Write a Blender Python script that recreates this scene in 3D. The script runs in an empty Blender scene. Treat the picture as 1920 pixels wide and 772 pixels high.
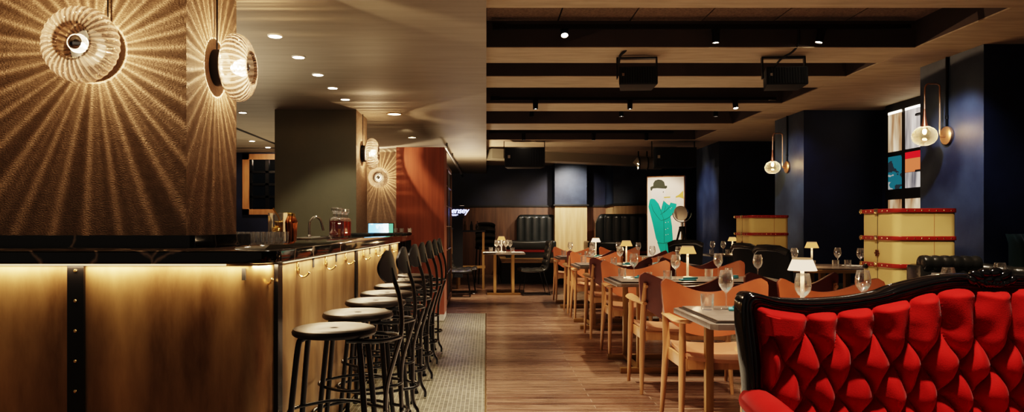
import bpy, bmesh, math, random
from mathutils import Vector, Matrix
random.seed(7)
PI = math.pi
sin, cos = math.sin, math.cos
SC = bpy.context.scene
COL = SC.collection
F = 1350.0; VX = 912.0; VY = 425.0; EYE = 1.2

def W(px, py, y):
    """world point seen at photograph pixel px,py at depth y"""
    return ((px-VX)/F*y, y, EYE-(py-VY)/F*y)

# ---------------------------------------------------------------- mesh builder
class MB:
    def __init__(s):
        s.bm = bmesh.new()
    def _verts(s, pts, M=None):
        return [s.bm.verts.new(M @ Vector(p) if M else Vector(p)) for p in pts]
    def box(s, x0, x1, y0, y1, z0, z1, M=None, bev=0.0, seg=2):
        v = s._verts([(x0,y0,z0),(x1,y0,z0),(x1,y1,z0),(x0,y1,z0),(x0,y0,z1),(x1,y0,z1),(x1,y1,z1),(x0,y1,z1)], M)
        fs = [s.bm.faces.new([v[i] for i in q]) for q in ((3,2,1,0),(4,5,6,7),(0,1,5,4),(1,2,6,5),(2,3,7,6),(3,0,4,7))]
        if bev > 0:
            es = list({e for f in fs for e in f.edges})
            bmesh.ops.bevel(s.bm, geom=es, offset=bev, segments=seg, profile=0.6, affect='EDGES')
        return s
    def rings(s, rings, closed=False, cap=True, loop=True):
        R = [s._verts(r) for r in rings]
        n = len(R[0])
        m = len(R)
        for i in range(m if closed else m-1):
            a, b = R[i], R[(i+1) % m]
            for j in range(n if loop else n-1):
                k = (j+1) % n
                s.bm.faces.new((a[j], a[k], b[k], b[j]))
        if cap and not closed and loop:
            s.bm.faces.new(list(reversed(R[0]))); s.bm.faces.new(R[-1])
        return s
    def tube(s, pts, r, n=8, closed=False, flat=(1,1), sec=None, up=None, cap=True):
        P = [Vector(p) for p in pts]; m = len(P)
        rr = r if isinstance(r, (list, tuple)) else [r]*m
        T = []
        for i in range(m):
            a = P[(i-1) % m] if (closed or i > 0) else P[i]
            b = P[(i+1) % m] if (closed or i < m-1) else P[i]
            T.append((b-a).normalized())
        u = Vector(up) if up else (Vector((0,0,1)) if abs(T[0].z) < .9 else Vector((1,0,0)))
        out = []
        for i in range(m):
            if up: u = Vector(up)
            u = (u - T[i]*u.dot(T[i]))
            if u.length < 1e-6: u = Vector((1,0,0))
            u.normalize(); w = T[i].cross(u).normalized()
            if sec:
                ring = [P[i] + w*(a*rr[i]) + u*(b*rr[i]) for a, b in sec]
            else:
                ring = [P[i] + w*(cos(2*PI*j/n)*rr[i]*flat[0]) + u*(sin(2*PI*j/n)*rr[i]*flat[1]) for j in range(n)]
            out.append(ring)
        return s.rings(out, closed=closed, cap=cap)
    def lathe(s, prof, c=(0,0,0), n=24, M=None, mod=None):
        out = []
        for r, z in prof:
            r = max(r, 1e-4)
            ring = []
            for j in range(n):
                a = 2*PI*j/n
                q = r*(mod(a, r, z) if mod else 1)
                p = Vector((c[0]+q*cos(a), c[1]+q*sin(a), c[2]+z))
                ring.append(M @ p if M else p)
            out.append(ring)
        return s.rings(out)
    def prism(s, poly, h0, h1, M=None, bev=0):
        """poly in xy, extruded along z"""
        a = s._verts([(x,y,h0) for x,y in poly], M); b = s._verts([(x,y,h1) for x,y in poly], M)
        n = len(poly)
        fs = [s.bm.faces.new(list(reversed(a))), s.bm.faces.new(b)]
        for i in range(n):
            fs.append(s.bm.faces.new((a[i], a[(i+1)%n], b[(i+1)%n], b[i])))
        if bev > 0:
            es = [e for e in fs[1].edges] + [e for e in fs[0].edges]
            bmesh.ops.bevel(s.bm, geom=es, offset=bev, segments=2, profile=0.6, affect='EDGES')
        return s
    def grid(s, fn, nu, nv, thick=None):
        """fn(u,v)->point; thick: offset function or vector for a second skin"""
        A = [[s.bm.verts.new(Vector(fn(i/nu, j/nv))) for j in range(nv+1)] for i in range(nu+1)]
        for i in range(nu):
            for j in range(nv):
                s.bm.faces.new((A[i][j], A[i+1][j], A[i+1][j+1], A[i][j+1]))
        if thick is not None:
            t = Vector(thick) if not callable(thick) else None
            B = [[s.bm.verts.new(A[i][j].co + (t if t else Vector(thick(i/nu, j/nv)))) for j in range(nv+1)] for i in range(nu+1)]
            for i in range(nu):
                for j in range(nv):
                    s.bm.faces.new((B[i][j+1], B[i+1][j+1], B[i+1][j], B[i][j]))
            for i in range(nu):
                s.bm.faces.new((A[i+1][0], A[i][0], B[i][0], B[i+1][0]))
                s.bm.faces.new((A[i][nv], A[i+1][nv], B[i+1][nv], B[i][nv]))
            for j in range(nv):
                s.bm.faces.new((A[0][j], A[0][j+1], B[0][j+1], B[0][j]))
                s.bm.faces.new((A[nu][j+1], A[nu][j], B[nu][j], B[nu][j+1]))
        return s
    def sphere(s, c, r, n=16, m=10, M=None):
        rr = r if isinstance(r, (list,tuple)) else (r,r,r)
        out = []
        for i in range(m+1):
            t = PI*i/m
            q = max(sin(t), 1e-3)
            out.append([(M @ Vector((c[0]+rr[0]*q*cos(2*PI*j/n), c[1]+rr[1]*q*sin(2*PI*j/n), c[2]-rr[2]*cos(t)))) if M else
                        (c[0]+rr[0]*q*cos(2*PI*j/n), c[1]+rr[1]*q*sin(2*PI*j/n), c[2]-rr[2]*cos(t)) for j in range(n)])
        return s.rings(out)
    def build(s, name, mat, parent=None, ang=40, recalc=True):
        if recalc: bmesh.ops.recalc_face_normals(s.bm, faces=s.bm.faces)
        me = bpy.data.meshes.new(name)
        s.bm.to_mesh(me); s.bm.free()
        for p in me.polygons: p.use_smooth = True
        try: me.set_sharp_from_angle(angle=math.radians(ang))
        except Exception: pass
        me.materials.append(mat)
        o = bpy.data.objects.new(name, me); COL.objects.link(o)
        if parent: o.parent = parent
        return o

def tag(o, label=None, cat=None, group=None, kind=None):
    if label: o['label'] = label
    if cat: o['category'] = cat
    if group: o['group'] = group
    if kind: o['kind'] = kind
    return o
def thing(name, label, cat, loc=(0,0,0), rz=0, group=None, rot=None):
    o = bpy.data.objects.new(name, None); COL.objects.link(o)
    o.empty_display_size = .05
    o.location = loc; o.rotation_euler = rot if rot else (0,0,rz)
    return tag(o, label, cat, group)
def struct(mb, name, mat, parent=None, **k):
    o = mb.build(name, mat, parent, **k)
    if not parent: o['kind'] = 'structure'
    return o
KIDS = {}
def dup(root, loc, rz=None, label=None, group=None, rot=None):
    def cp(o, par):
        c = o.copy(); COL.objects.link(c)
        if par: c.parent = par
        for ch in list(o.children):
            cp(ch, c)
        return c
    r = cp(root, None)
    r.location = loc
    if rot: r.rotation_euler = rot
    elif rz is not None: r.rotation_euler = (0,0,rz)
    if label: r['label'] = label
    if group: r['group'] = group
    return r

# ---------------------------------------------------------------- materials
def newmat(name):
    m = bpy.data.materials.new(name); m.use_nodes = True
    nt = m.node_tree; nt.nodes.clear()
    out = nt.nodes.new('ShaderNodeOutputMaterial')
    return m, nt, out
def N(nt, t, **kw):
    n = nt.nodes.new(t)
    for k, v in kw.items():
        if k.startswith('i_'):
            key = k[2:]
            key = int(key) if key.isdigit() else key.replace('_', ' ')
            n.inputs[key].default_value = v
        else: setattr(n, k, v)
    return n
def L(nt, a, b): nt.links.new(a, b)
def c4(c): return (c[0], c[1], c[2], 1)
def pmat(name, col, rough=.5, metal=0, col2=None, nscale=5, stretch=(1,1,1), bump=0, bscale=50, bstretch=None,
         coat=0, sheen=0, spec=None, rvar=0, emis=None, estr=0, detail=4, lo=.35, hi=.65):
    m, nt, out = newmat(name)
    b = N(nt, 'ShaderNodeBsdfPrincipled'); L(nt, b.outputs[0], out.inputs[0])
    b.inputs['Base Color'].default_value = c4(col); b.inputs['Roughness'].default_value = rough
    b.inputs['Metallic'].default_value = metal
    if coat: b.inputs['Coat Weight'].default_value = coat; b.inputs['Coat Roughness'].default_value = .08
    if sheen:
        b.inputs['Sheen Weight'].default_value = sheen; b.inputs['Sheen Roughness'].default_value = .4
    if spec is not None: b.inputs['Specular IOR Level'].default_value = spec
    if emis: b.inputs['Emission Color'].default_value = c4(emis); b.inputs['Emission Strength'].default_value = estr
    tc = N(nt, 'ShaderNodeTexCoord')
    mp = N(nt, 'ShaderNodeMapping'); mp.inputs['Scale'].default_value = stretch
    L(nt, tc.outputs['Object'], mp.inputs[0])
    nz = N(nt, 'ShaderNodeTexNoise'); nz.inputs['Scale'].default_value = nscale; nz.inputs['Detail'].default_value = detail
    L(nt, mp.outputs[0], nz.inputs[0])
    if col2 is not None:
        cr = N(nt, 'ShaderNodeValToRGB')
        cr.color_ramp.elements[0].position = lo; cr.color_ramp.elements[0].color = c4(col)
        cr.color_ramp.elements[1].position = hi; cr.color_ramp.elements[1].color = c4(col2)
        L(nt, nz.outputs['Fac'], cr.inputs[0]); L(nt, cr.outputs[0], b.inputs['Base Color'])
    if rvar:
        mr = N(nt, 'ShaderNodeMapRange'); mr.inputs['To Min'].default_value = rough-rvar; mr.inputs['To Max'].default_value = rough+rvar
        L(nt, nz.outputs['Fac'], mr.inputs[0]); L(nt, mr.outputs[0], b.inputs['Roughness'])
    if bump:
        n2 = N(nt, 'ShaderNodeTexNoise'); n2.inputs['Scale'].default_value = bscale; n2.inputs['Detail'].default_value = 3
        if bstretch:
            m2 = N(nt, 'ShaderNodeMapping'); m2.inputs['Scale'].default_value = bstretch
            L(nt, tc.outputs['Object'], m2.inputs[0]); L(nt, m2.outputs[0], n2.inputs[0])
        else: L(nt, tc.outputs['Object'], n2.inputs[0])
        bp = N(nt, 'ShaderNodeBump'); bp.inputs['Strength'].default_value = bump; bp.inputs['Distance'].default_value = .01
        L(nt, n2.outputs['Fac'], bp.inputs['Height']); L(nt, bp.outputs[0], b.inputs['Normal'])
    return m
def emat(name, col, s):
    m, nt, out = newmat(name)
    e = N(nt, 'ShaderNodeEmission'); e.inputs[0].default_value = c4(col); e.inputs[1].default_value = s
    L(nt, e.outputs[0], out.inputs[0]); return m
def glassmat(name, tint=(1,1,1), refl=.35, rough=.03, gcol=(1,1,1)):
    """thin clear glass: transparent with facing-dependent reflection"""
    m, nt, out = newmat(name)
    t = N(nt, 'ShaderNodeBsdfTransparent'); t.inputs[0].default_value = c4(tint)
    g = N(nt, 'ShaderNodeBsdfGlossy'); g.inputs['Color'].default_value = c4(gcol); g.inputs['Roughness'].default_value = rough
    lw = N(nt, 'ShaderNodeLayerWeight'); lw.inputs[0].default_value = refl
    mr = N(nt, 'ShaderNodeMapRange'); mr.inputs['To Min'].default_value = .10; mr.inputs['To Max'].default_value = .98
    L(nt, lw.outputs['Facing'], mr.inputs[0])
    mx = N(nt, 'ShaderNodeMixShader'); L(nt, mr.outputs[0], mx.inputs[0])
    tl = N(nt, 'ShaderNodeBsdfTranslucent'); tl.inputs[0].default_value = c4(gcol)
    m2 = N(nt, 'ShaderNodeMixShader'); m2.inputs[0].default_value = .18; L(nt, g.outputs[0], m2.inputs[1]); L(nt, tl.outputs[0], m2.inputs[2])
    L(nt, t.outputs[0], mx.inputs[1]); L(nt, m2.outputs[0], mx.inputs[2]); L(nt, mx.outputs[0], out.inputs[0])
    return m
def ribglass(name, ribs=34, tint=(.95,.88,.82)):
    """moulded glass whose thick ribs pass less light than the thin valleys"""
    m, nt, out = newmat(name)
    tc = N(nt, 'ShaderNodeTexCoord'); sp = N(nt, 'ShaderNodeSeparateXYZ'); L(nt, tc.outputs['Object'], sp.inputs[0])
    at = N(nt, 'ShaderNodeMath', operation='ARCTAN2'); L(nt, sp.outputs[1], at.inputs[0]); L(nt, sp.outputs[0], at.inputs[1])
    mu = N(nt, 'ShaderNodeMath', operation='MULTIPLY'); mu.inputs[1].default_value = ribs; L(nt, at.outputs[0], mu.inputs[0])
    si = N(nt, 'ShaderNodeMath', operation='SINE'); L(nt, mu.outputs[0], si.inputs[0])
    mu2 = N(nt, 'ShaderNodeMath', operation='MULTIPLY'); mu2.inputs[1].default_value = 23; L(nt, at.outputs[0], mu2.inputs[0])
    si2 = N(nt, 'ShaderNodeMath', operation='SINE'); L(nt, mu2.outputs[0], si2.inputs[0])
    ad = N(nt, 'ShaderNodeMath', operation='MULTIPLY_ADD'); ad.inputs[1].default_value = .45
    L(nt, si2.outputs[0], ad.inputs[0]); L(nt, si.outputs[0], ad.inputs[2])
    cr = N(nt, 'ShaderNodeMapRange'); cr.inputs['From Min'].default_value = -1.25; cr.inputs['From Max'].default_value = .6
    cr.inputs['To Min'].default_value = .2; cr.inputs['To Max'].default_value = 1.0
    L(nt, ad.outputs[0], cr.inputs[0])
    vm = N(nt, 'ShaderNodeVectorMath', operation='SCALE'); vm.inputs[0].default_value = tint; L(nt, cr.outputs[0], vm.inputs['Scale'])
    t = N(nt, 'ShaderNodeBsdfTransparent'); L(nt, vm.outputs[0], t.inputs[0])
    bp = N(nt, 'ShaderNodeBump'); bp.inputs['Strength'].default_value = 1; bp.inputs['Distance'].default_value = .012
    L(nt, si.outputs[0], bp.inputs['Height'])
    g = N(nt, 'ShaderNodeBsdfGlossy'); g.inputs['Color'].default_value = (.75,.64,.57,1); g.inputs['Roughness'].default_value = .12
    L(nt, bp.outputs[0], g.inputs['Normal'])
    tr = N(nt, 'ShaderNodeBsdfTranslucent'); tr.inputs[0].default_value = (.9,.72,.6,1); L(nt, bp.outputs[0], tr.inputs['Normal'])
    m1 = N(nt, 'ShaderNodeMixShader'); m1.inputs[0].default_value = .09; L(nt, g.outputs[0], m1.inputs[1]); L(nt, tr.outputs[0], m1.inputs[2])
    lw = N(nt, 'ShaderNodeLayerWeight'); lw.inputs[0].default_value = .4; L(nt, bp.outputs[0], lw.inputs['Normal'])
    mr = N(nt, 'ShaderNodeMapRange'); mr.inputs['To Min'].default_value = .13; mr.inputs['To Max'].default_value = .9
    L(nt, lw.outputs['Facing'], mr.inputs[0])
    mx = N(nt, 'ShaderNodeMixShader'); L(nt, mr.outputs[0], mx.inputs[0])
    L(nt, t.outputs[0], mx.inputs[1]); L(nt, m1.outputs[0], mx.inputs[2]); L(nt, mx.outputs[0], out.inputs[0])
    return m

def woodfloor():
    m, nt, out = newmat('floor_boards')
    b = N(nt, 'ShaderNodeBsdfPrincipled'); L(nt, b.outputs[0], out.inputs[0])
    tc = N(nt, 'ShaderNodeTexCoord')
    br = N(nt, 'ShaderNodeTexBrick'); br.offset = .37; br.inputs['Scale'].default_value = 1
    br.inputs['Brick Width'].default_value = 1.15; br.inputs['Row Height'].default_value = .085
    br.inputs['Mortar Size'].default_value = .0025; br.inputs['Mortar Smooth'].default_value = .3
    br.inputs['Color1'].default_value = (.115,.062,.042,1); br.inputs['Color2'].default_value = (.26,.165,.115,1)
    br.inputs['Mortar'].default_value = (.40,.31,.25,1); br.inputs['Bias'].default_value = -.1
    L(nt, tc.outputs['Object'], br.inputs[0])
    mp = N(nt, 'ShaderNodeMapping'); mp.inputs['Scale'].default_value = (1.2,22,1); L(nt, tc.outputs['Object'], mp.inputs[0])
    nz = N(nt, 'ShaderNodeTexNoise'); nz.inputs['Scale'].default_value = 3; nz.inputs['Detail'].default_value = 6; L(nt, mp.outputs[0], nz.inputs[0])
    mr = N(nt, 'ShaderNodeMapRange'); mr.inputs['From Min'].default_value=.3; mr.inputs['From Max'].default_value=.7
    mr.inputs['To Min'].default_value = .5; mr.inputs['To Max'].default_value = 1.45; L(nt, nz.outputs['Fac'], mr.inputs[0])
    mx = N(nt, 'ShaderNodeVectorMath', operation='SCALE'); L(nt, br.outputs[0], mx.inputs[0]); L(nt, mr.outputs[0], mx.inputs['Scale'])
    L(nt, mx.outputs[0], b.inputs['Base Color'])
    r = N(nt, 'ShaderNodeMapRange'); r.inputs['To Min'].default_value = .16; r.inputs['To Max'].default_value = .42
    L(nt, nz.outputs['Fac'], r.inputs[0]); L(nt, r.outputs[0], b.inputs['Roughness'])
    bp = N(nt, 'ShaderNodeBump'); bp.inputs['Strength'].default_value = .45; bp.inputs['Distance'].default_value = .004
    iv = N(nt, 'ShaderNodeMath', operation='MULTIPLY_ADD'); iv.inputs[1].default_value = -1.2
    L(nt, br.outputs['Fac'], iv.inputs[0]); L(nt, nz.outputs['Fac'], iv.inputs[2])
    L(nt, iv.outputs[0], bp.inputs['Height']); L(nt, bp.outputs[0], b.inputs['Normal'])
    return m
def mosaic():
    m, nt, out = newmat('floor_mosaic')
    b = N(nt, 'ShaderNodeBsdfPrincipled'); L(nt, b.outputs[0], out.inputs[0]); b.inputs['Roughness'].default_value = .42
    tc = N(nt, 'ShaderNodeTexCoord')
    br = N(nt, 'ShaderNodeTexBrick'); br.offset = 0.0; br.squash = 1; br.inputs['Scale'].default_value = 1
    br.inputs['Brick Width'].default_value = .029; br.inputs['Row Height'].default_value = .029
    br.inputs['Mortar Size'].default_value = .0022; br.inputs['Bias'].default_value = .1
    br.inputs['Color1'].default_value = (.22,.21,.16,1); br.inputs['Color2'].default_value = (.10,.095,.07,1)
    br.inputs['Mortar'].default_value = (.42,.40,.32,1)
    L(nt, tc.outputs['Object'], br.inputs[0])
    nz = N(nt, 'ShaderNodeTexNoise'); nz.inputs['Scale'].default_value = 1.2; L(nt, tc.outputs['Object'], nz.inputs[0])
    mr = N(nt, 'ShaderNodeMapRange'); mr.inputs['To Min'].default_value = .55; mr.inputs['To Max'].default_value = 1.35; L(nt, nz.outputs['Fac'], mr.inputs[0])
    mx = N(nt, 'ShaderNodeVectorMath', operation='SCALE'); L(nt, br.outputs[0], mx.inputs[0]); L(nt, mr.outputs[0], mx.inputs['Scale'])
    L(nt, mx.outputs[0], b.inputs['Base Color'])
    return m
def marble():
    m, nt, out = newmat('black_marble')
    b = N(nt, 'ShaderNodeBsdfPrincipled'); L(nt, b.outputs[0], out.inputs[0])
    b.inputs['Roughness'].default_value = .07; b.inputs['Coat Weight'].default_value = .3
    tc = N(nt, 'ShaderNodeTexCoord')
    nz = N(nt, 'ShaderNodeTexNoise'); nz.inputs['Scale'].default_value = 1.6; nz.inputs['Detail'].default_value = 5; L(nt, tc.outputs['Object'], nz.inputs[0])
    ad = N(nt, 'ShaderNodeVectorMath', operation='ADD'); L(nt, tc.outputs['Object'], ad.inputs[0])
    sc = N(nt, 'ShaderNodeVectorMath', operation='SCALE'); sc.inputs['Scale'].default_value = .5; L(nt, nz.outputs['Color'], sc.inputs[0]); L(nt, sc.outputs[0], ad.inputs[1])
    vo = N(nt, 'ShaderNodeTexVoronoi'); vo.feature = 'DISTANCE_TO_EDGE'; vo.inputs['Scale'].default_value = 1.9; L(nt, ad.outputs[0], vo.inputs[0])
    cr = N(nt, 'ShaderNodeValToRGB'); cr.color_ramp.elements[0].position = 0; cr.color_ramp.elements[0].color = (.32,.26,.2,1)
    cr.color_ramp.elements[1].position = .018; cr.color_ramp.elements[1].color = (.004,.004,.004,1)
    L(nt, vo.outputs[0], cr.inputs[0]); L(nt, cr.outputs[0], b.inputs['Base Color'])
    return m
def brassmat():
    m, nt, out = newmat('aged_brass_sheet')
    b = N(nt, 'ShaderNodeBsdfPrincipled'); L(nt, b.outputs[0], out.inputs[0]); b.inputs['Metallic'].default_value = .72
    tc = N(nt, 'ShaderNodeTexCoord')
    mp = N(nt, 'ShaderNodeMapping'); mp.inputs['Scale'].default_value = (2.6,2.6,.6); L(nt, tc.outputs['Object'], mp.inputs[0])
    nz = N(nt, 'ShaderNodeTexNoise'); nz.inputs['Scale'].default_value = 1.3; nz.inputs['Detail'].default_value = 8; nz.inputs['Roughness'].default_value=.6; L(nt, mp.outputs[0], nz.inputs[0])
    cr = N(nt, 'ShaderNodeValToRGB'); cr.color_ramp.elements[0].position = .3; cr.color_ramp.elements[0].color = (.12,.062,.028,1)
    cr.color_ramp.elements[1].position = .7; cr.color_ramp.elements[1].color = (.56,.385,.20,1)
    L(nt, nz.outputs['Fac'], cr.inputs[0]); L(nt, cr.outputs[0], b.inputs['Base Color'])
    r = N(nt, 'ShaderNodeMapRange'); r.inputs['To Min'].default_value = .34; r.inputs['To Max'].default_value = .58
    L(nt, nz.outputs['Fac'], r.inputs[0]); L(nt, r.outputs[0], b.inputs['Roughness'])
    return m

M = {}
M['floor'] = woodfloor(); M['mosaic'] = mosaic(); M['marble'] = marble(); M['brass_sheet'] = brassmat()
M['soffit'] = pmat('soffit_plaster', (.215,.185,.145), .6, col2=(.255,.22,.172), nscale=1.5, stretch=(1,8,1), bump=.05, bscale=20)
M['panel'] = pmat('acoustic_panel', (.14,.10,.072), .9, col2=(.22,.16,.115), nscale=60, bump=.6, bscale=160)
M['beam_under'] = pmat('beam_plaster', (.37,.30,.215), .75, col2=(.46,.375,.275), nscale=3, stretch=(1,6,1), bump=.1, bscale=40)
M['beam_side'] = pmat('beam_side_dark', (.055,.035,.03), .8, col2=(.07,.045,.038), nscale=3)  # beam sides set darker than the undersides by colour alone
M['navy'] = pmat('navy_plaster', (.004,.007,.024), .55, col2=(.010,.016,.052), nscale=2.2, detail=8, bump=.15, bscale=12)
M['navy_lit'] = pmat('navy_plaster_lit', (.008,.014,.038), .5, col2=(.075,.11,.17), nscale=1.3, detail=10, bump=.2, bscale=10, lo=.36, hi=.74)  # lighter navy copy; light on the pier faces put into the colour
M['texture_wall'] = pmat('textured_wallcovering', (.26,.19,.135), .75, col2=(.34,.25,.18), nscale=30, bump=.55, bscale=95, bstretch=(1,1,1.8))
M['sage'] = pmat('sage_plaster', (.15,.145,.105), .7, col2=(.18,.17,.12), nscale=2, bump=.08, bscale=30)
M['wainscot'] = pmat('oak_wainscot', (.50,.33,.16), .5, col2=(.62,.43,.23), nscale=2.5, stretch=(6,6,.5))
M['wainscot_dark'] = pmat('oak_wainscot_shade', (.10,.05,.03), .5, col2=(.17,.085,.045), nscale=2.5, stretch=(6,6,.5))  # darker oak copy with shade put into the colour
M['red_wood'] = pmat('red_mahogany_panel', (.20,.055,.028), .5, col2=(.27,.08,.04), nscale=2, stretch=(14,14,.6))
M['black_metal'] = pmat('black_metal', (.006,.006,.007), .28, metal=.4, spec=.6)
M['black_matt'] = pmat('black_matt', (.008,.008,.008), .6)
M['void'] = pmat('black_paint', (.003,.003,.004), .8)
M['rivet'] = pmat('polished_brass', (.85,.62,.32), .22, metal=1)
M['steel'] = pmat('brushed_steel', (.55,.53,.5), .3, metal=1)
M['chrome'] = pmat('chrome', (.7,.7,.7), .08, metal=1)
M['gold'] = pmat('gold_plate', (.95,.62,.18), .14, metal=1)
M['copper'] = pmat('copper_plate', (.75,.30,.12), .15, metal=1)
M['oak'] = pmat('oak_chair_wood', (.38,.20,.092), .42, col2=(.47,.26,.125), nscale=3, stretch=(10,10,1.2), coat=.15)
M['seat_wood'] = pmat('tan_leather_seat', (.40,.20,.115), .38, col2=(.45,.23,.135), nscale=4, coat=.1)
M['tan'] = pmat('tan_leather', (.27,.085,.038), .32, col2=(.33,.108,.048), nscale=6, bump=.05, bscale=200, coat=.12)
M['maroon'] = pmat('maroon_leather', (.085,.014,.010), .4, col2=(.11,.02,.014), nscale=6)
M['tabletop'] = pmat('grey_stone_tabletop', (.11,.088,.075), .30, col2=(.17,.14,.12), nscale=8, stretch=(1,6,1), detail=8)
M['tableedge'] = pmat('dark_table_edge', (.02,.017,.015), .3)
M['table_leg'] = pmat('brass_table_leg', (.33,.205,.085), .4, metal=.6)
M['black_leather'] = pmat('black_leather', (.016,.016,.015), .27, col2=(.026,.026,.023), nscale=8, bump=.15, bscale=60)
M['green_leather'] = pmat('dark_green_leather', (.017,.019,.018), .34, col2=(.023,.026,.025), nscale=6)
M['green_velvet'] = pmat('green_velvet', (.004,.03,.022), .7, sheen=.4)
M['velvet'] = pmat('red_velvet', (.38,.010,.009), .8, col2=(.47,.016,.013), nscale=7, sheen=.1, bump=.1, bscale=260, spec=.15)
M['lacquer'] = pmat('black_lacquer', (.006,.006,.007), .13, coat=.6)
M['trunk'] = pmat('cream_trunk_canvas', (.48,.36,.15), .5, col2=(.54,.41,.18), nscale=3)
M['trunk_band'] = pmat('red_leather_band', (.22,.018,.012), .35)
M['trim_brown'] = pmat('brown_frame_wood', (.30,.14,.06), .45, col2=(.38,.19,.085), nscale=3, stretch=(8,8,1))
M['white'] = pmat('white_ceramic', (.75,.72,.66), .4)
M['glass'] = glassmat('clear_glass')
M['thick_glass'] = glassmat('thick_cut_glass', (.97,.97,.97), .4, .05)
M['smoke_glass'] = glassmat('amber_smoked_glass', (.62,.50,.32), .35, .03, (1,.85,.6))
M['window_glass'] = glassmat('window_glass', (.55,.6,.68), .15, .02)
M['rib'] = ribglass('ribbed_glass')
M['napkin'] = pmat('teal_napkin', (.07,.26,.30), .8)
M['paper'] = pmat('paper_white', (.7,.68,.62), .7)
M['liquor'] = pmat('dark_red_liqueur', (.10,.006,.004), .1, emis=(.3,.01,.005), estr=.05)
M['amber'] = pmat('amber_liqueur', (.38,.045,.012), .1, emis=(.6,.06,.01), estr=.08)
M['duct'] = pmat('painted_duct', (.36,.33,.25), .5)
M['lamp_white'] = pmat('lamp_stem_white', (.8,.72,.6), .4, emis=(1,.7,.45), estr=.08)
M['shade'] = emat('lit_lamp_shade', (1,.72,.48), .75)
M['shade_top'] = emat('lamp_shade_cap', (1,.6,.3), .2)
M['shade_amber'] = emat('lit_amber_shade', (1,.50,.16), .42)
M['light_disc'] = emat('downlight_lens', (1,.88,.72), 30)
M['spot_lens'] = emat('spot_lens', (1,.84,.62), 45)
M['dim_lens'] = emat('dim_lens', (1,.8,.55), 6)
M['led'] = emat('led_strip', (1,.74,.40), .6)
M['bulb'] = emat('bulb_filament', (1,.70,.36), 260)
M['neon'] = emat('neon_blue_white', (.45,.5,1), 2.2)
M['carpet_black'] = pmat('platform_black', (.010,.009,.010), .7)
def plight(name, loc, power, col=(1,.72,.45), r=.03, parent=None, linear=False):
    d = bpy.data.lights.new(name, 'POINT'); d.energy = power; d.color = col; d.shadow_soft_size = r
    if linear:
        d.use_nodes = True; nt = d.node_tree
        em = next(n for n in nt.nodes if n.type == 'EMISSION')
        lf = N(nt, 'ShaderNodeLightFalloff'); lf.inputs[0].default_value = 1; lf.inputs['Smooth'].default_value = .0
        L(nt, lf.outputs['Linear'], em.inputs[1])
    o = bpy.data.objects.new(name, d); COL.objects.link(o); o.location = loc
    if parent: o.parent = parent
    return o
def slight(name, loc, target, power, ang=50, blend=.6, col=(1,.78,.52), r=.04):
    d = bpy.data.lights.new(name, 'SPOT'); d.energy = power; d.color = col; d.shadow_soft_size = r
    d.spot_size = math.radians(ang); d.spot_blend = blend
    o = bpy.data.objects.new(name, d); COL.objects.link(o); o.location = loc
    o.rotation_euler = (Vector(target)-Vector(loc)).to_track_quat('-Z', 'Y').to_euler()
    return o
def alight(name, loc, rot, sx, sy, power, col=(1,.72,.42), spread=180):
    d = bpy.data.lights.new(name, 'AREA'); d.energy = power; d.color = col; d.shape = 'RECTANGLE'; d.size = sx; d.size_y = sy
    d.spread = math.radians(spread)
    o = bpy.data.objects.new(name, d); COL.objects.link(o); o.location = loc; o.rotation_euler = rot
    return o

# ---------------------------------------------------------------- camera
cd = bpy.data.cameras.new('camera'); cam = bpy.data.objects.new('camera', cd); COL.objects.link(cam)
cam.location = (0,0,EYE); cam.rotation_euler = (PI/2,0,0)
cd.sensor_width = 36; cd.lens = 36*F/1920; cd.shift_x = (960-VX)/1920; cd.shift_y = (VY-386)/1920
cd.clip_start = .05
SC.camera = cam
SC.view_settings.view_transform = 'Filmic'
SC.view_settings.look = 'High Contrast'
SC.view_settings.exposure = 1.12
SC.cycles.max_bounces = 7; SC.cycles.transparent_max_bounces = 24
SC.cycles.sample_clamp_indirect = 4
SC.cycles.caustics_reflective = False; SC.cycles.caustics_refractive = False
w = bpy.data.worlds.new('world'); SC.world = w; w.use_nodes = True
w.node_tree.nodes['Background'].inputs[0].default_value = (.9,.72,.55,1)
w.node_tree.nodes['Background'].inputs[1].default_value = .07
# ================================================================ ROOM SHELL
def sbox(name, mat, *a, **k):
    return struct(MB().box(*a, **k), name, mat)
sbox('floor', M['floor'], -6.6, 6.4, -1.5, 18.6, -.1, 0)
sbox('floor_mosaic', M['mosaic'], -.98, -.012, -1.5, 9.95, 0, .004)
sbox('floor_edge_strip', M['rivet'], -.012, 0, -1.5, 9.96, 0, .006)
# left soffit
sbox('ceiling_soffit', M['soffit'], -6.6, 0, -1.5, 18.2, 2.55, 3.2)
sbox('ceiling_groove', M['void'], -3.46, -3.40, 9.4, 13.0, 2.546, 2.552)
sbox('ceiling_groove', M['void'], -4.6, -2.4, 12.3, 12.36, 2.546, 2.552)
# ceiling panels with joints
m = MB()
for i in range(9):
    m.box(i*.62+.004, i*.62+.612, -1.5, 14.6, 2.975, 3.02)
struct(m, 'ceiling', M['panel'])
sbox('ceiling_backing', M['void'], -.2, 6.4, -1.5, 18.6, 3.02, 3.1)
beams = [(-.4,.25),(1.3,1.9),(2.95,3.5),(4.5,5.08),(6.21,6.79),(7.40,7.99),(9.02,9.62),(10.8,11.48),(12.78,13.9)]
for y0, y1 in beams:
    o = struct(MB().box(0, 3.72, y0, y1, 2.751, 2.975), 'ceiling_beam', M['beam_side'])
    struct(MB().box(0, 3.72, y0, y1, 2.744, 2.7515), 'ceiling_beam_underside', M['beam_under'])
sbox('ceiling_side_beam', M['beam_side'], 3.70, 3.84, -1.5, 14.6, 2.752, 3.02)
sbox('ceiling_side_soffit', M['beam_under'], 3.70, 6.4, -1.5, 18.6, 2.742, 2.7525)
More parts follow.
